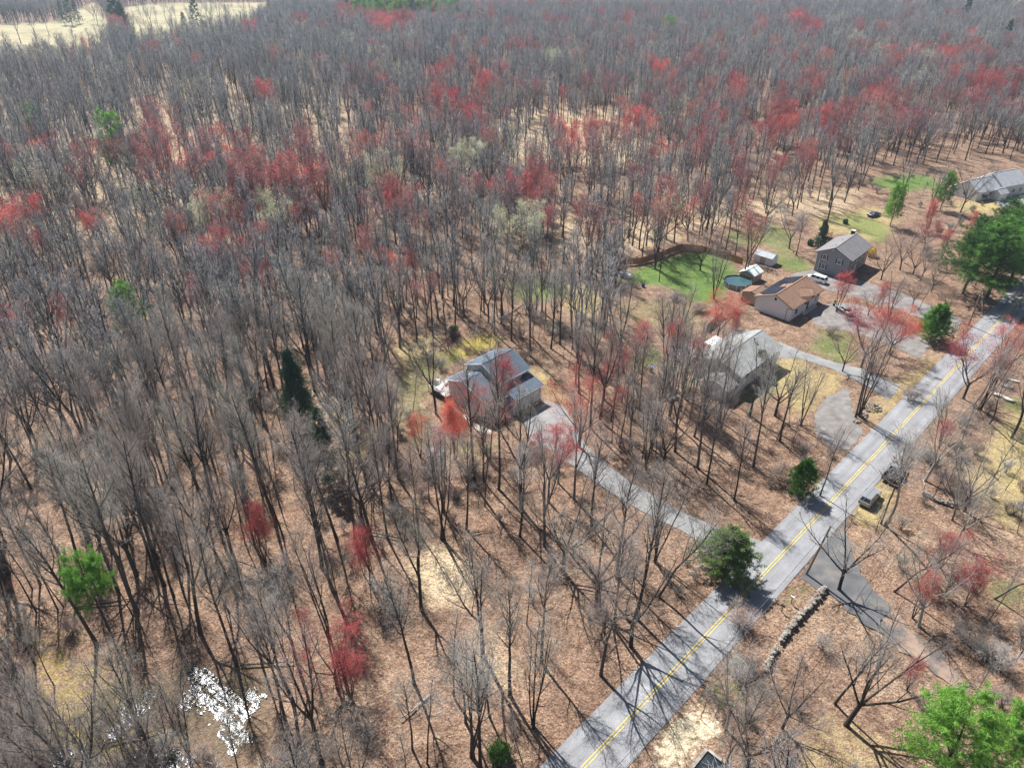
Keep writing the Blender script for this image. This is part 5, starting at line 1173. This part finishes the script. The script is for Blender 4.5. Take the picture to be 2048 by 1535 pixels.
CONIF = [ # pixel of the base, builder, height, wide, label, name
 (255,1345,'top_a',20,.66,'tall pine with a bright green top in the marshy wood','pine_tree',(0,-.02)),
 (272,672,'light_pine',13,1.0,'lone bright green pine deep in the bare woods','pine_tree',(0,0)),
 (604,850,'cedar_a',16,.9,'tall dull green cedar at the wood edge beside the house yard','cedar_tree',(0,0)),
 (652,955,'spruce_a',14,.95,'dark green spruce in front of the tall dull cedar','spruce_tree',(0,0)),
 (1448,1150,'olive_bush',8,1.25,'broad green roadside pine at the driveway mouth','pine_tree',(0,0)),
 (1600,985,'bush_a',6.5,.85,'small dark green roadside pine throwing a round shadow','pine_tree',(0,0)),
 (1862,680,'light_bush',8.5,.95,'round bright green pine beside the utility pole','pine_tree',(0,0)),
 (1780,452,'light_pine',13,.85,'bright green pine behind the yard of the tall grey house','pine_tree',(0,0)),
 (1880,420,'light_pine',12,.95,'bright green pine in front of the long white house','pine_tree',(0,0)),
 (1925,588,'pine_a',18,1.5,'dark roadside pine nearest the utility pole','pine_tree',(0,.03)),
 (1972,598,'pine_a',20,1.6,'tallest of the dark roadside pines beside the asphalt','pine_tree',(0,0)),
 (2018,570,'pine_a',20,1.6,'dark roadside pine second along from the utility pole','pine_tree',(0,0)),
 (2052,535,'pine_a',20,1.6,'last dark roadside pine before the edge of view','pine_tree',(0,0)),
 (1950,545,'pine_b',15,1.4,'dark pine set back behind the roadside pines','pine_tree',(0,0)),
 (2000,520,'pine_b',16,1.4,'dark pine set back deepest behind the roadside pines','pine_tree',(0,0)),
 (1638,500,'cedar_a',9,1.0,'dark conical cedar beside the tall grey house','cedar_tree',(0,0)),
 (1880,1568,'light_pine',14.5,1.1,'large bright green pine in the near corner across the road','pine_tree',(0,.08)),
 (1975,1530,'light_pine',11,1.0,'bright green pine standing behind the large corner pine','pine_tree',(0,.08)),
 (1515,748,'bush_a',5.5,.9,'dark evergreen shrub-tree at the front of the ranch house','cedar_tree',(0,0)),
]
PALE = [(775,343,11,'pale green budding tree above the dark red maple'), (716,368,11,'pale green budding tree next to the larger pale green crown'), (936,312,11.5,'tall pale green budding tree in the middle of the woods'),
        (432,425,11,'pale green budding tree among the red crowns'), (560,425,11,'yellowish green budding tree beside the red crowns'), (1036,468,9,'small pale green budding tree behind the house woods')]
for px, py, k, h, tl, lb in BARE:
    x, y = spot(px, py); PLANTED.append((x, y))
    plant(k, 'brushy_tree' if k == 'brown_broad' else 'bare_tree', lb, 'tree', x, y, h * 1.14, tilt=tl, group='prominent leafless trees')
for px, py, zc, k, h, lb in REDN:
    x, y = spot(px, py, zc); PLANTED.append((x, y))
    plant(k, 'red_maple' if k[:3] in ('red', 'ora') else 'brushy_tree', lb, 'tree', x, y, h, group='flowering red maples' if k[:3] in ('red', 'ora') else 'rust-budded trees', wide=1.12)
for px, py, k, h, w, lb, nm, tl in CONIF:
    x, y = spot(px, py); PLANTED.append((x, y))
    plant(k, nm, lb, 'tree', x, y, h, tilt=tl, group='evergreen trees', wide=w)
for px, py, zc, lb in PALE:
    x, y = spot(px, py, zc); PLANTED.append((x, y)); plant('green_broad', 'budding_tree', lb, 'tree', x, y, 18.5, group='pale green budding trees')
# ---- the rest of the woods
def cand(y0, y1, s, margin):
    out = []
    for y in np.arange(y0, y1, s):
        half = 0.76 * (y + 20) + margin
        for x in np.arange(-half, half, s): out.append((x + rng.uniform(-.48, .48) * s, y + rng.uniform(-.48, .48) * s))
    return np.array(out)
def clumped(y0, y1, s, margin):
    q = cand(y0, y1, s * .7, margin); w = np.array([mnoise(Vector((a * .09, b * .09, 1.3))) * 1.5 + mnoise(Vector((a * .3, b * .3, 4.3))) * .5 for a, b in q])
    return q[rng.random(len(q)) < np.clip(.47 * (1 + w), .06, .95)]
C = np.concatenate([clumped(31, 130, 4.3, 12), clumped(130, 230, 4.8, 15), clumped(230, 420, 5.6, 20), cand(420, 1450, 6.8, 30)])
ok = np.ones(len(C), bool)
for w in CLEARW: ok &= ~inside(C, w)
for w in FIELD: ok &= ~inside(C, w)
dr = (C - RC0) @ RN; along = (C - RC0) @ RD
ok &= ~((dr > -6.5) & (dr < 5.0))
across = (dr >= 5.0) & (C[:, 1] < 150)
ok &= ~across | (rng.random(len(C)) < .22)
# thin the wood where the photograph shows open leaf litter
for poly, keep in (([(800,1060),(960,1050),(1000,1260),(960,1420),(820,1330)], .3), ([(960,1040),(1180,1000),(1330,1090),(1440,1180),(1150,1480),(1000,1450)], .42),
                   ([(1150,900),(1500,840),(1620,900),(1500,1060),(1330,1000)], .8), ([(0,1250),(560,1250),(560,1560),(0,1560)], .8), ([(1000,270),(1180,240),(1280,280),(1160,320),(1000,310)], .25),
                   ([(1090,420),(1280,430),(1260,540),(1100,500)], .55), ([(1560,360),(1720,330),(1760,380),(1580,430)], .55), ([(1400,765),(1500,775),(1610,870),(1560,920),(1380,850)], .55), ([(1820,425),(2070,415),(2070,540),(1840,530)], .25)):
    m = inside(C, GP(poly)); ok &= ~m | (rng.random(len(C)) < keep)
ok &= ~((C[:, 1] > 150) & (C[:, 1] < 420)) | (rng.random(len(C)) < .86)
ok &= ~((C[:, 1] < 130) & (C[:, 0] > -14)) | (rng.random(len(C)) < .78)
PL = np.array(PLANTED); PR = np.full(len(PL), 2.8); a0 = len(BARE) + len(REDN); PR[a0:a0 + len(CONIF)] = 5.0
PL = np.concatenate([PL, [spot(1786, 950), spot(1738, 1000), spot(1772, 990), spot(1800, 1010)]]); PR = np.concatenate([PR, [6, 6, 5, 5]])
for a in range(0, len(C), 4000):
    blk = C[a:a + 4000]; d = np.hypot(blk[:, None, 0] - PL[None, :, 0], blk[:, None, 1] - PL[None, :, 1]); d = (d - PR[None]).min(1); ok[a:a + 4000] &= d > 0
tw = (C[:, 0] < -20) & (C[:, 1] > 190) & (C[:, 1] < 420); ok &= ~tw | (rng.random(len(C)) < .68)
C = C[ok]
xs, ys = PX(np.c_[C, np.zeros(len(C))]); xt, yt = PX(np.c_[C, np.full(len(C), 16.0)])
inview = (np.maximum(xs, xt) > 0) & (np.minimum(xs, xt) < 2048) & (yt < 1535)
dist = np.hypot(np.hypot(C[:, 0], C[:, 1]), CAM_H)
order = np.argsort(np.where(inview, dist, 1e9))
single = np.zeros(len(C), bool); single[order[:272]] = True
LOOK = {'tall': 'tall straight bare tree', 'fork': 'bare tree with forked trunk', 'mult': 'bare stem clump', 'broa': 'wide-crowned bare tree', 'thin': 'slender bare sapling', 'lean': 'leaning bare tree',
        'red_': 'thin red-budded tree', 'pale': 'pale-barked bare tree', 'brow': 'rust-budded tree', 'snag': 'nearly branchless dead trunk'}
MARKS = [('the tall marsh pine', 255, 1345), ('the glinting pool', 450, 1400), ('the narrow water strip', 255, 1440), ('the dark open pool', 330, 1520), ('the corner of marsh brush', 60, 1520), ('the lone woodland pine', 272, 672),
 ('the dull green cedar', 598, 828), ('the dark spruce', 640, 918), ('the pale leaf patch', 880, 1140), ('the brush pile', 868, 915), ('the pale fallen limb', 718, 975), ('the scarlet marsh maple', 640, 1350),
 ('the roadside pine', 1448, 1150), ('the small roadside pine', 1600, 985), ('the stone wall', 1600, 1240), ('the pale blue tarp', 690, 774), ('the small back lawn', 1070, 580), ('the ranch deck', 1376, 712), ('the driveway bend', 1268, 990),
 ('the garage apron', 1110, 850), ('the mossy strip', 950, 690), ('the lowest stretch of road', 1150, 1480), ('the slanting fallen log', 425, 1150), ('the log above the marsh', 515, 1165), ('the parked pickup', 1786, 950), ('the stone slabs', 2005, 790),
 ('the corner pine', 1900, 1500), ('the gravel pull-off', 1660, 850), ('the fallen pole by the pool', 535, 1328), ('the log by the marsh pine', 205, 1207), ('the pale leaf gap', 225, 985), ('the ranch front lawn', 1560, 800), ('the side lane', 1800, 1270),
 ('the crimson driveway maple', 1160, 950), ('the small bright red maple', 735, 1190), ('the fallen cedar-side trunk', 600, 815), ('the wooded log', 290, 945), ('the small spruce-side maple', 520, 1140), ('the grassy yard corner', 770, 900), ('the woods edge maple', 60, 760), ('the driveway brush bank', 1165, 690), ('the straw grass', 1100, 770)]
MARKP = np.array([G(a, b)[:2] for _, a, b in MARKS]); TALLY = {}
NTH = ['first', 'second', 'third', 'fourth', 'fifth', 'sixth', 'seventh', 'eighth', 'ninth', 'tenth', 'eleventh', 'twelfth', 'thirteenth', 'fourteenth', 'fifteenth', 'sixteenth', 'seventeenth', 'eighteenth', 'nineteenth', 'twentieth']
SING = np.flatnonzero(single); MD = np.hypot(C[SING][:, None, 0] - MARKP[None, :, 0], C[SING][:, None, 1] - MARKP[None, :, 1])
MI = MD.argmin(1); SING_O = np.argsort(MD.min(1)); MARK_OF = {int(SING[k]): int(MI[k]) for k in range(len(SING))}
for i in SING[SING_O]:
    u = rng.random(); px, py = xs[i], ys[i]
    if dr[ok][i] > 0: k = rng.choice(['pale_a', 'lean_a', 'broad_b', 'thin_b', 'thin_a'])
    elif px < 900: k = rng.choice(['tall_a', 'tall_b', 'tall_c', 'tall_d', 'tall_e', 'fork_a', 'fork_b', 'fork_c', 'thin_a', 'thin_b', 'thin_c', 'thin_d', 'lean_a', 'multi_a', 'snag', 'broad_c'], p=[.11, .10, .08, .09, .07, .06, .06, .06, .06, .05, .06, .06, .04, .03, .03, .04])
    else: k = rng.choice(['tall_a', 'tall_b', 'tall_c', 'tall_d', 'tall_e', 'fork_a', 'fork_b', 'fork_c', 'thin_a', 'thin_b', 'thin_c', 'thin_d', 'multi_a', 'multi_b', 'brown_broad', 'red_tall', 'broad_c'], p=[.10, .09, .08, .08, .07, .07, .06, .07, .06, .05, .06, .06, .04, .03, .02, .03, .03])
    k = str(k); mk = MARK_OF[int(i)]; key = (LOOK[k[:4]], mk); TALLY[key] = TALLY.get(key, -1) + 1
    lb = '%s, %s such out from %s' % (LOOK[k[:4]], NTH[min(19, TALLY[key])], MARKS[mk][0])
    h = HT[k] * rng.uniform(.85, 1.36) * (.72 if dr[ok][i] > 0 else 1.0)
    plant(k, 'bare_tree' if k[:3] not in ('red', 'bro') else ('red_maple' if k[:3] == 'red' else 'brushy_tree'), lb, 'tree', C[i, 0], C[i, 1], h, wide=rng.uniform(.72, .95), tilt=(rng.normal(0, .05), rng.normal(0, .05)), group='leafless trees in the open woods')
# ---- far woods: nobody could count them; one object
PCOL = bpy.data.collections.new('woodland_sources')
FAR = [('tall', 101, 18, 1.3, None), ('tall', 102, 17, 1.3, None), ('fork', 103, 18, 1.3, None), ('fork', 104, 17, 1.3, None), ('broad', 105, 16, 1.3, None), ('thin', 106, 13, .7, None),
       ('fork', 107, 15.5, 1.0, 'red_bud'), ('broad', 108, 14.5, 1.0, 'red_bud'), ('broad', 109, 15, 1.0, 'pale_bud'), ('broad', 110, 14, 1.0, 'brown_bud'), ('fork', 113, 16, 1.0, 'dull_red')]
for i, (st, sd, h, dn, bd) in enumerate(FAR):
    PCOL.objects.link(bpy.data.objects.new('source_%02d' % i, bare(sd, st, h, dn, bd, far=True)))
PCOL.objects.link(bpy.data.objects.new('source_11', conifer(111, 'pine', 17, True))); PCOL.objects.link(bpy.data.objects.new('source_12', conifer(112, 'spruce', 15, True)))
def scatter(name, label, P, idx, rot, scl, coll, lean=None):
    me = bpy.data.meshes.new(name); me.vertices.add(len(P)); me.vertices.foreach_set('co', np.asarray(P, np.float32).ravel())
    a = me.attributes.new('pick', 'INT', 'POINT'); a.data.foreach_set('value', np.asarray(idx, np.int32))
    a = me.attributes.new('turn', 'FLOAT_VECTOR', 'POINT'); a.data.foreach_set('vector', np.asarray(rot, np.float32).ravel())
    a = me.attributes.new('size', 'FLOAT_VECTOR', 'POINT'); a.data.foreach_set('vector', np.asarray(scl, np.float32).ravel())
    o = obj(name, me); tag(o, label, kind='stuff')
    ng = bpy.data.node_groups.new(name + '_nodes', 'GeometryNodeTree'); ng.interface.new_socket('Geometry', in_out='INPUT', socket_type='NodeSocketGeometry'); ng.interface.new_socket('Geometry', in_out='OUTPUT', socket_type='NodeSocketGeometry')
    n, l = ng.nodes, ng.links; gi = n.new('NodeGroupInput'); go = n.new('NodeGroupOutput'); ip = n.new('GeometryNodeInstanceOnPoints'); ci = n.new('GeometryNodeCollectionInfo')
    ci.inputs['Collection'].default_value = coll; ci.inputs['Separate Children'].default_value = True; ci.inputs['Reset Children'].default_value = True
    def na(nm, ty):
        x = n.new('GeometryNodeInputNamedAttribute'); x.data_type = ty; x.inputs['Name'].default_value = nm; return x.outputs['Attribute']
    l.new(gi.outputs[0], ip.inputs['Points']); l.new(ci.outputs[0], ip.inputs['Instance']); ip.inputs['Pick Instance'].default_value = True
    l.new(na('pick', 'INT'), ip.inputs['Instance Index']); l.new(na('turn', 'FLOAT_VECTOR'), ip.inputs['Rotation']); l.new(na('size', 'FLOAT_VECTOR'), ip.inputs['Scale'])
    l.new(ip.outputs[0], go.inputs[0]); md = o.modifiers.new('scatter', 'NODES'); md.node_group = ng
    return o
REDF = [ # farther red crowns: pixel, radius in pixels
 (1565,245,38),(1540,270,30),(1330,150,18),(1465,180,16),(1890,112,22),(1942,105,20),(700,32,30),(780,42,45),(860,25,20),(1255,45,12),(890,168,26),(960,170,24),(900,235,25),(945,240,25),(1180,270,25),(1260,238,22),
 (1120,265,20),(1800,215,22),(1790,245,22),(1740,200,25),(1960,180,35),(1620,170,20),(1870,225,18),(1500,270,25),(1660,250,25),(1690,245,20),(1590,45,20),(1520,60,16),(240,60,14),(140,75,16),(60,75,18),(160,75,14),(10,470,20),(15,90,16),
 (540,205,12),(510,330,22),(420,380,22),(600,375,25),(640,390,20),(370,370,16),(1250,280,22),(1170,310,25),(860,400,18),(930,430,22),(690,330,14),(760,310,14),(830,250,16),(1400,300,22),(1420,250,20),(1330,300,18),(1290,255,14),(600,60,10),(500,75,10),(1910,150,18),(2020,210,22),(1620,60,25),(330,250,10),(140,210,8)]
GRNF = [(650,350,14),(890,340,16),(1700,80,10),(1965,80,12),(1100,110,14),(1150,120,12),(930,100,10),(1040,450,10),(610,410,14)]
CONF = [(1340,78,11,11),(78,275,9,11),(240,335,8,11),(2005,95,12,12),(1925,45,9,12),(1860,35,8,12)] + [(700 + 12 * k, 34 + (k % 3) * 5, 0, 11) for k in range(18)] + [(640 + 14 * k, 10 + (k % 2) * 4, 0, 12) for k in range(20)] + [(235 + 5 * k, 72 - (k % 3) * 6, 0, 12) for k in range(5)] + [(370,58,0,12),(395,50,0,12),(125,36,0,12),(140,36,0,12),(155,33,0,12)]
m = ~single
P = C[m]; N = len(P); pxs, pys = xs[m], ys[m]
xc, yc = PX(np.c_[P, np.full(N, 11.0)])
idx = rng.choice(6, N, p=[.22, .2, .2, .16, .14, .08])
cl = np.array([mnoise(Vector((a * .013, b * .013, 3.1))) for a, b in P])
idx = np.where((rng.random(N) < np.where(cl > .05, .24, .08) * np.where((pys > 150) & (pys < 560), 1.0, .4) * np.where((pxs < 700) & (pys < 330), .1, 1.0)) & (pys < 640), rng.choice([6, 10, 10, 10, 10, 10, 9], N), idx)
idx = np.where((rng.random(N) < .035) & (pys < 600), 9, idx); idx = np.where((rng.random(N) < .008) & (pys < 500), 8, idx)
for x, y, r_ in REDF: idx = np.where((np.hypot(xc - x, (yc - y) * 1.5) < r_), rng.choice([6, 7, 7, 10], N), idx)
for x, y, r_ in GRNF: idx = np.where((np.hypot(xc - x, (yc - y) * 1.3) < r_), 8, idx)
ex, ei = [], []
for x, y, r_, k in CONF: ex.append(spot(x, y, 6)); ei.append(k)
hedge = [spot(250 + 13 * k, 66 - k * 2.1, 0) for k in range(20)] + [spot(5 + 14 * k, 48 - .6 * k, 0) for k in range(9)]
hedge += [spot(x, y, 0) for x, y in ((290,60),(330,40),(180,40),(200,50),(215,60),(60,80),(95,70),(30,88),(470,20),(410,45),(440,30))]
for h in hedge: ex.append((h[0] + rng.normal(0, 3), h[1] + rng.normal(0, 5))); ei.append(int(rng.choice([0, 2, 3, 4, 9])))
P = np.concatenate([P, np.array(ex)]); idx = np.concatenate([idx, np.array(ei)]); N = len(P)
tallwood = (P[:, 0] < -20) & (P[:, 1] > 190) & (P[:, 1] < 640)
s = rng.uniform(.85, 1.3, N) * np.where(tallwood, 1.2, 1.0) * np.where((idx >= 11) & (P[:, 1] > 500), 1.5, 1.0); wd = s * rng.uniform(.72, 1.0, N) * np.where(P[:, 1] > 420, 1.15, 1.0)
scatter('woodland', 'hazy mass of grey leafless woods with red and evergreen crowns behind', np.c_[P, np.full(N, -.15)], idx, np.c_[rng.normal(0, .03, N), rng.normal(0, .03, N), rng.uniform(0, 6.28, N)], np.c_[wd, wd, s], PCOL)
# ---- undergrowth: thin shrubs and saplings under the trees
def joined(pair, name):
    import bmesh
    a, b = pair; bm = bmesh.new(); bm.from_mesh(a); na = len(bm.faces); bm.from_mesh(b); bm.faces.ensure_lookup_table()
    k = len(a.materials)
    for f in bm.faces[na:]: f.material_index += k
    me = bpy.data.meshes.new(name); bm.to_mesh(me); bm.free()
    for x in list(a.materials) + list(b.materials): me.materials.append(x)
    return me
UCOL = bpy.data.collections.new('undergrowth_sources')
for i, me in enumerate([joined(bare(201, 'shrub', 2.4, .35, low=True), 'shrub_grey'), joined(bare(202, 'shrub', 1.7, .3, 'red_bud', low=True, bud_n=1, bud_size=.05), 'shrub_red'),
                        joined(bare(203, 'thin', 7, .16, low=True), 'sapling'), joined(bare(204, 'shrub', 2.0, .35, 'brown_bud', low=True, bud_n=1, bud_size=.06), 'shrub_brown')]):
    UCOL.objects.link(bpy.data.objects.new('source_%02d' % i, me))
for i_, sd in ((4, 1), (5, 2)):
    r_ = np.random.default_rng(500 + sd); mb = MB(); L_ = 2.4 + sd * .8; mb.tube([(-L_ / 2, 0, .12), (0, .15 * sd, .16), (L_ / 2, -.1, .2)], [.09, .07, .035], 7)
    for _ in range(5):
        t_ = r_.uniform(-.4, .5) * L_; d_ = r_.normal(0, 1, 3); mb.tube([(t_, 0, .15), (t_ + d_[0] * .4, d_[1] * .6, .15 + abs(d_[2]) * .4)], [.035, .01], 4)
    me_ = bpy.data.meshes.new('deadwood'); me_.from_pydata(mb.v, [], mb.f); me_.materials.append(M['bark' if sd == 1 else 'pale_bark']); UCOL.objects.link(bpy.data.objects.new('source_%02d' % i_, me_))
U = np.concatenate([cand(33, 150, 3.1, 8), cand(150, 260, 4.5, 10)])
ok2 = np.ones(len(U), bool)
for w in CLEARW[2:8]: ok2 &= ~inside(U, w)
for w in (GP(DRIVE_A),): ok2 &= ~inside(U, w)
dU = (U - RC0) @ RN; ok2 &= ~((dU > -4.6) & (dU < 4.6))
dens = np.array([mnoise(Vector((a * .06, b * .06, 7.7))) for a, b in U]); ok2 &= rng.random(len(U)) < np.clip(.34 + dens * .9, .04, .85)
for poly, keep in (([(800,1060),(960,1050),(1000,1260),(960,1420),(820,1330)], .15), ([(1000,1050),(1330,1090),(1400,1200),(1150,1480),(1000,1450)], .35), ([(1590,1150),(1700,1040),(2010,1430),(1940,1460),(1650,1200)], 0.0)):
    mm = inside(U, GP(poly)); ok2 &= ~mm | (rng.random(len(U)) < keep)
U = U[ok2]; N = len(U); ui = rng.choice(6, N, p=[.34, .09, .36, .14, .035, .035]); s = rng.uniform(.5, 1.25, N)
scatter('undergrowth', 'thin grey and reddish brush growing under the leafless trees', np.c_[U, np.full(N, -.12)], ui, np.c_[rng.normal(0, .1, N), rng.normal(0, .1, N), rng.uniform(0, 6.28, N)], np.c_[s, s, s], UCOL)
# ---- shrubs one can pick out
def shrub(px, py, h, label, buds=None, name='shrub', green=False, seed=0, wide=1.0):
    x, y = spot(px, py); o = thing(name, label, 'shrub', (x, y, -.05), random.uniform(0, 6))
    if green:
        r = np.random.default_rng(seed); C_ = nrm(r.normal(0, 1, (150, 3))) * r.uniform(.55, 1, (150, 1)) * np.array([h * .5 * wide, h * .5 * wide, h * .5]) + np.array([0, 0, h * .5])
        tr, _ = bare(300 + seed, 'shrub', h * .9, .3, low=True); obj('stems', tr, o)
        V, t = flakes(r, C_, .17, 16, .16); obj('foliage', make_mesh('foliage', V, None, t, [M[green]]), o)
    else:
        tr, cr = bare(300 + seed, 'shrub', h, .8, buds, low=True, bud_n=1, bud_size=.07); obj('stems', tr, o); obj('twigs', cr, o); o.scale = (wide, wide, 1)
    return o
shrub(908, 668, 2.2, 'small green shrub on the moss behind the blue-grey house', green='shrub_leaf', seed=1)
shrub(1741, 512, 2.8, 'bright yellow flowering shrub at the corner of the tall grey house', green='yellow_flower', seed=2)
shrub(1000, 1515, 2.4, 'green shrub on the leaf litter near the lowest stretch of road', green='shrub_leaf', seed=3)
shrub(1345, 790, 1.5, 'small bright green shrub on the lawn below the deck', green='shrub_leaf', seed=4)
shrub(1620, 490, 1.6, 'dark clipped shrub behind the tall grey house', green='spruce', seed=5)
shrub(1690, 447, 1.3, 'small dark shrub on the back lawn of the tall grey house', green='spruce', seed=6)
for k, (x, y, h, lb) in enumerate([(1120,665,2.2,'tangled grey brush on the bank behind the driveway maple'),(1165,690,2.4,'grey brush heap at the upper end of the bank'),(1080,640,2,'grey brush by the small back lawn'),
        (1350,600,1.8,'long grey brush row along the lower side of the fenced lawn'),(1400,622,1.8,'grey brush by the pool end of the fenced lawn'),(1820,800,2.6,'grey brush beside the road by the dark tree shadow'),
        (1660,668,2.0,'low reddish brush in front of the solar-roofed house'),(1480,1250,2.6,'grey brush between the green roadside pine and the asphalt'),(1475,1350,2.6,'grey brush on the grass verge by the stone wall end'),
        (1860,930,2.6,'pale brush beyond the parked pickup truck'),(1900,980,2.4,'pale brush at the meadow edge'),(1940,1290,3.2,'leaning brush beyond the end of the side lane'),(1990,1330,3,'brush behind the large corner pine'),
        (1560,960,2.6,'grey brush beside the small dark roadside pine'),(60,1520,2.8,'dense grey brush at the marsh corner'),(330,1500,2.4,'brush beside the dark open pool'),(1440,540+250,2.2,'brush at the front wall of the ranch house')]):
    shrub(x, y, h, lb, 'brown_bud' if k % 3 == 1 else None, 'brush', seed=20 + k, wide=1.5)
# ---- fallen logs
for k, (x0, y0, x1, y1, r0, lb) in enumerate([(670,995,765,955,.13,'pale fallen limb below the two spruces'),(470,1160,560,1170,.12,'fallen log on the leaf litter above the marsh'),(270,960,310,930,.11,'fallen log in the open woods beyond the marsh pine'),
        (400,1170,450,1125,.11,'short fallen log slanting across the litter'),(480,1330,590,1325,.10,'fallen pole beside the glinting pool'),(150,1215,260,1200,.12,'fallen log near the foot of the marsh pine'),
        (560,830,640,800,.12,'fallen trunk beside the tall cedar'),(700,900,750,870,.1,'fallen limb at the corner of the yard grass'),(1440,800,1400,850,.1,'pale fallen trunk below the ranch house'),
        (860,1390,800,1440,.11,'pale fallen log below the forked tree'),(200,1490,330,1455,.1,'pale fallen pole across the marsh'),(1230,440,1290,430,.14,'fallen log behind the wooden fence'),
        (1000,640,1060,600,.12,'fallen log in the woods near the small back lawn'),(640,640,700,650,.12,'fallen log in the dense woods')]):
    a = G(x0, y0); b = G(x1, y1); mid = (a + b) / 2; o = thing('fallen_log', lb, 'log', tuple(mid), 0.0, 'fallen logs')
    P = [tuple(a - mid + np.array([0, 0, .12])), tuple((b - a) * .15 + np.array([rng.normal(0, .2), rng.normal(0, .2), .2])), tuple(b - mid + np.array([0, 0, .3]))]
    MB().tube(P, [r0 * 1.2, r0, r0 * .5], 7).build('stem', M['pale_bark' if k % 3 == 0 else 'bark'], o, True)
    mb = MB()
    for _ in range(4):
        t = rng.uniform(.3, .95); q = np.array(P[0]) * (1 - t) + np.array(P[2]) * t; d = rng.normal(0, 1, 3); d[2] = abs(d[2]) * .6
        mb.tube([tuple(q), tuple(q + d * .7)], [r0 * .4, r0 * .1], 4)
    mb.build('branch_stubs', M['pale_bark' if k % 3 == 0 else 'bark'], o)
# ------------------------------------------------------------------ haze: pale even air round the whole place
hm = bpy.data.materials.new('haze_air'); n, l = nodes_of(hm)
for x in list(n):
    if x.type != 'OUTPUT_MATERIAL': n.remove(x)
pv = n.new('ShaderNodeVolumePrincipled'); pv.inputs['Color'].default_value = (.66, .82, 1.0, 1); pv.inputs['Density'].default_value = HAZE; pv.inputs['Anisotropy'].default_value = 0.25
l.new(pv.outputs[0], n['Material Output'].inputs['Volume'] if 'Material Output' in n else [q for q in n if q.type == 'OUTPUT_MATERIAL'][0].inputs['Volume'])
o = MB().box((0, 1350, 39.0), (5200, 3500, 81.5)).build('haze', hm); tag(o, 'thin pale blue haze over the distant woods', kind='stuff')
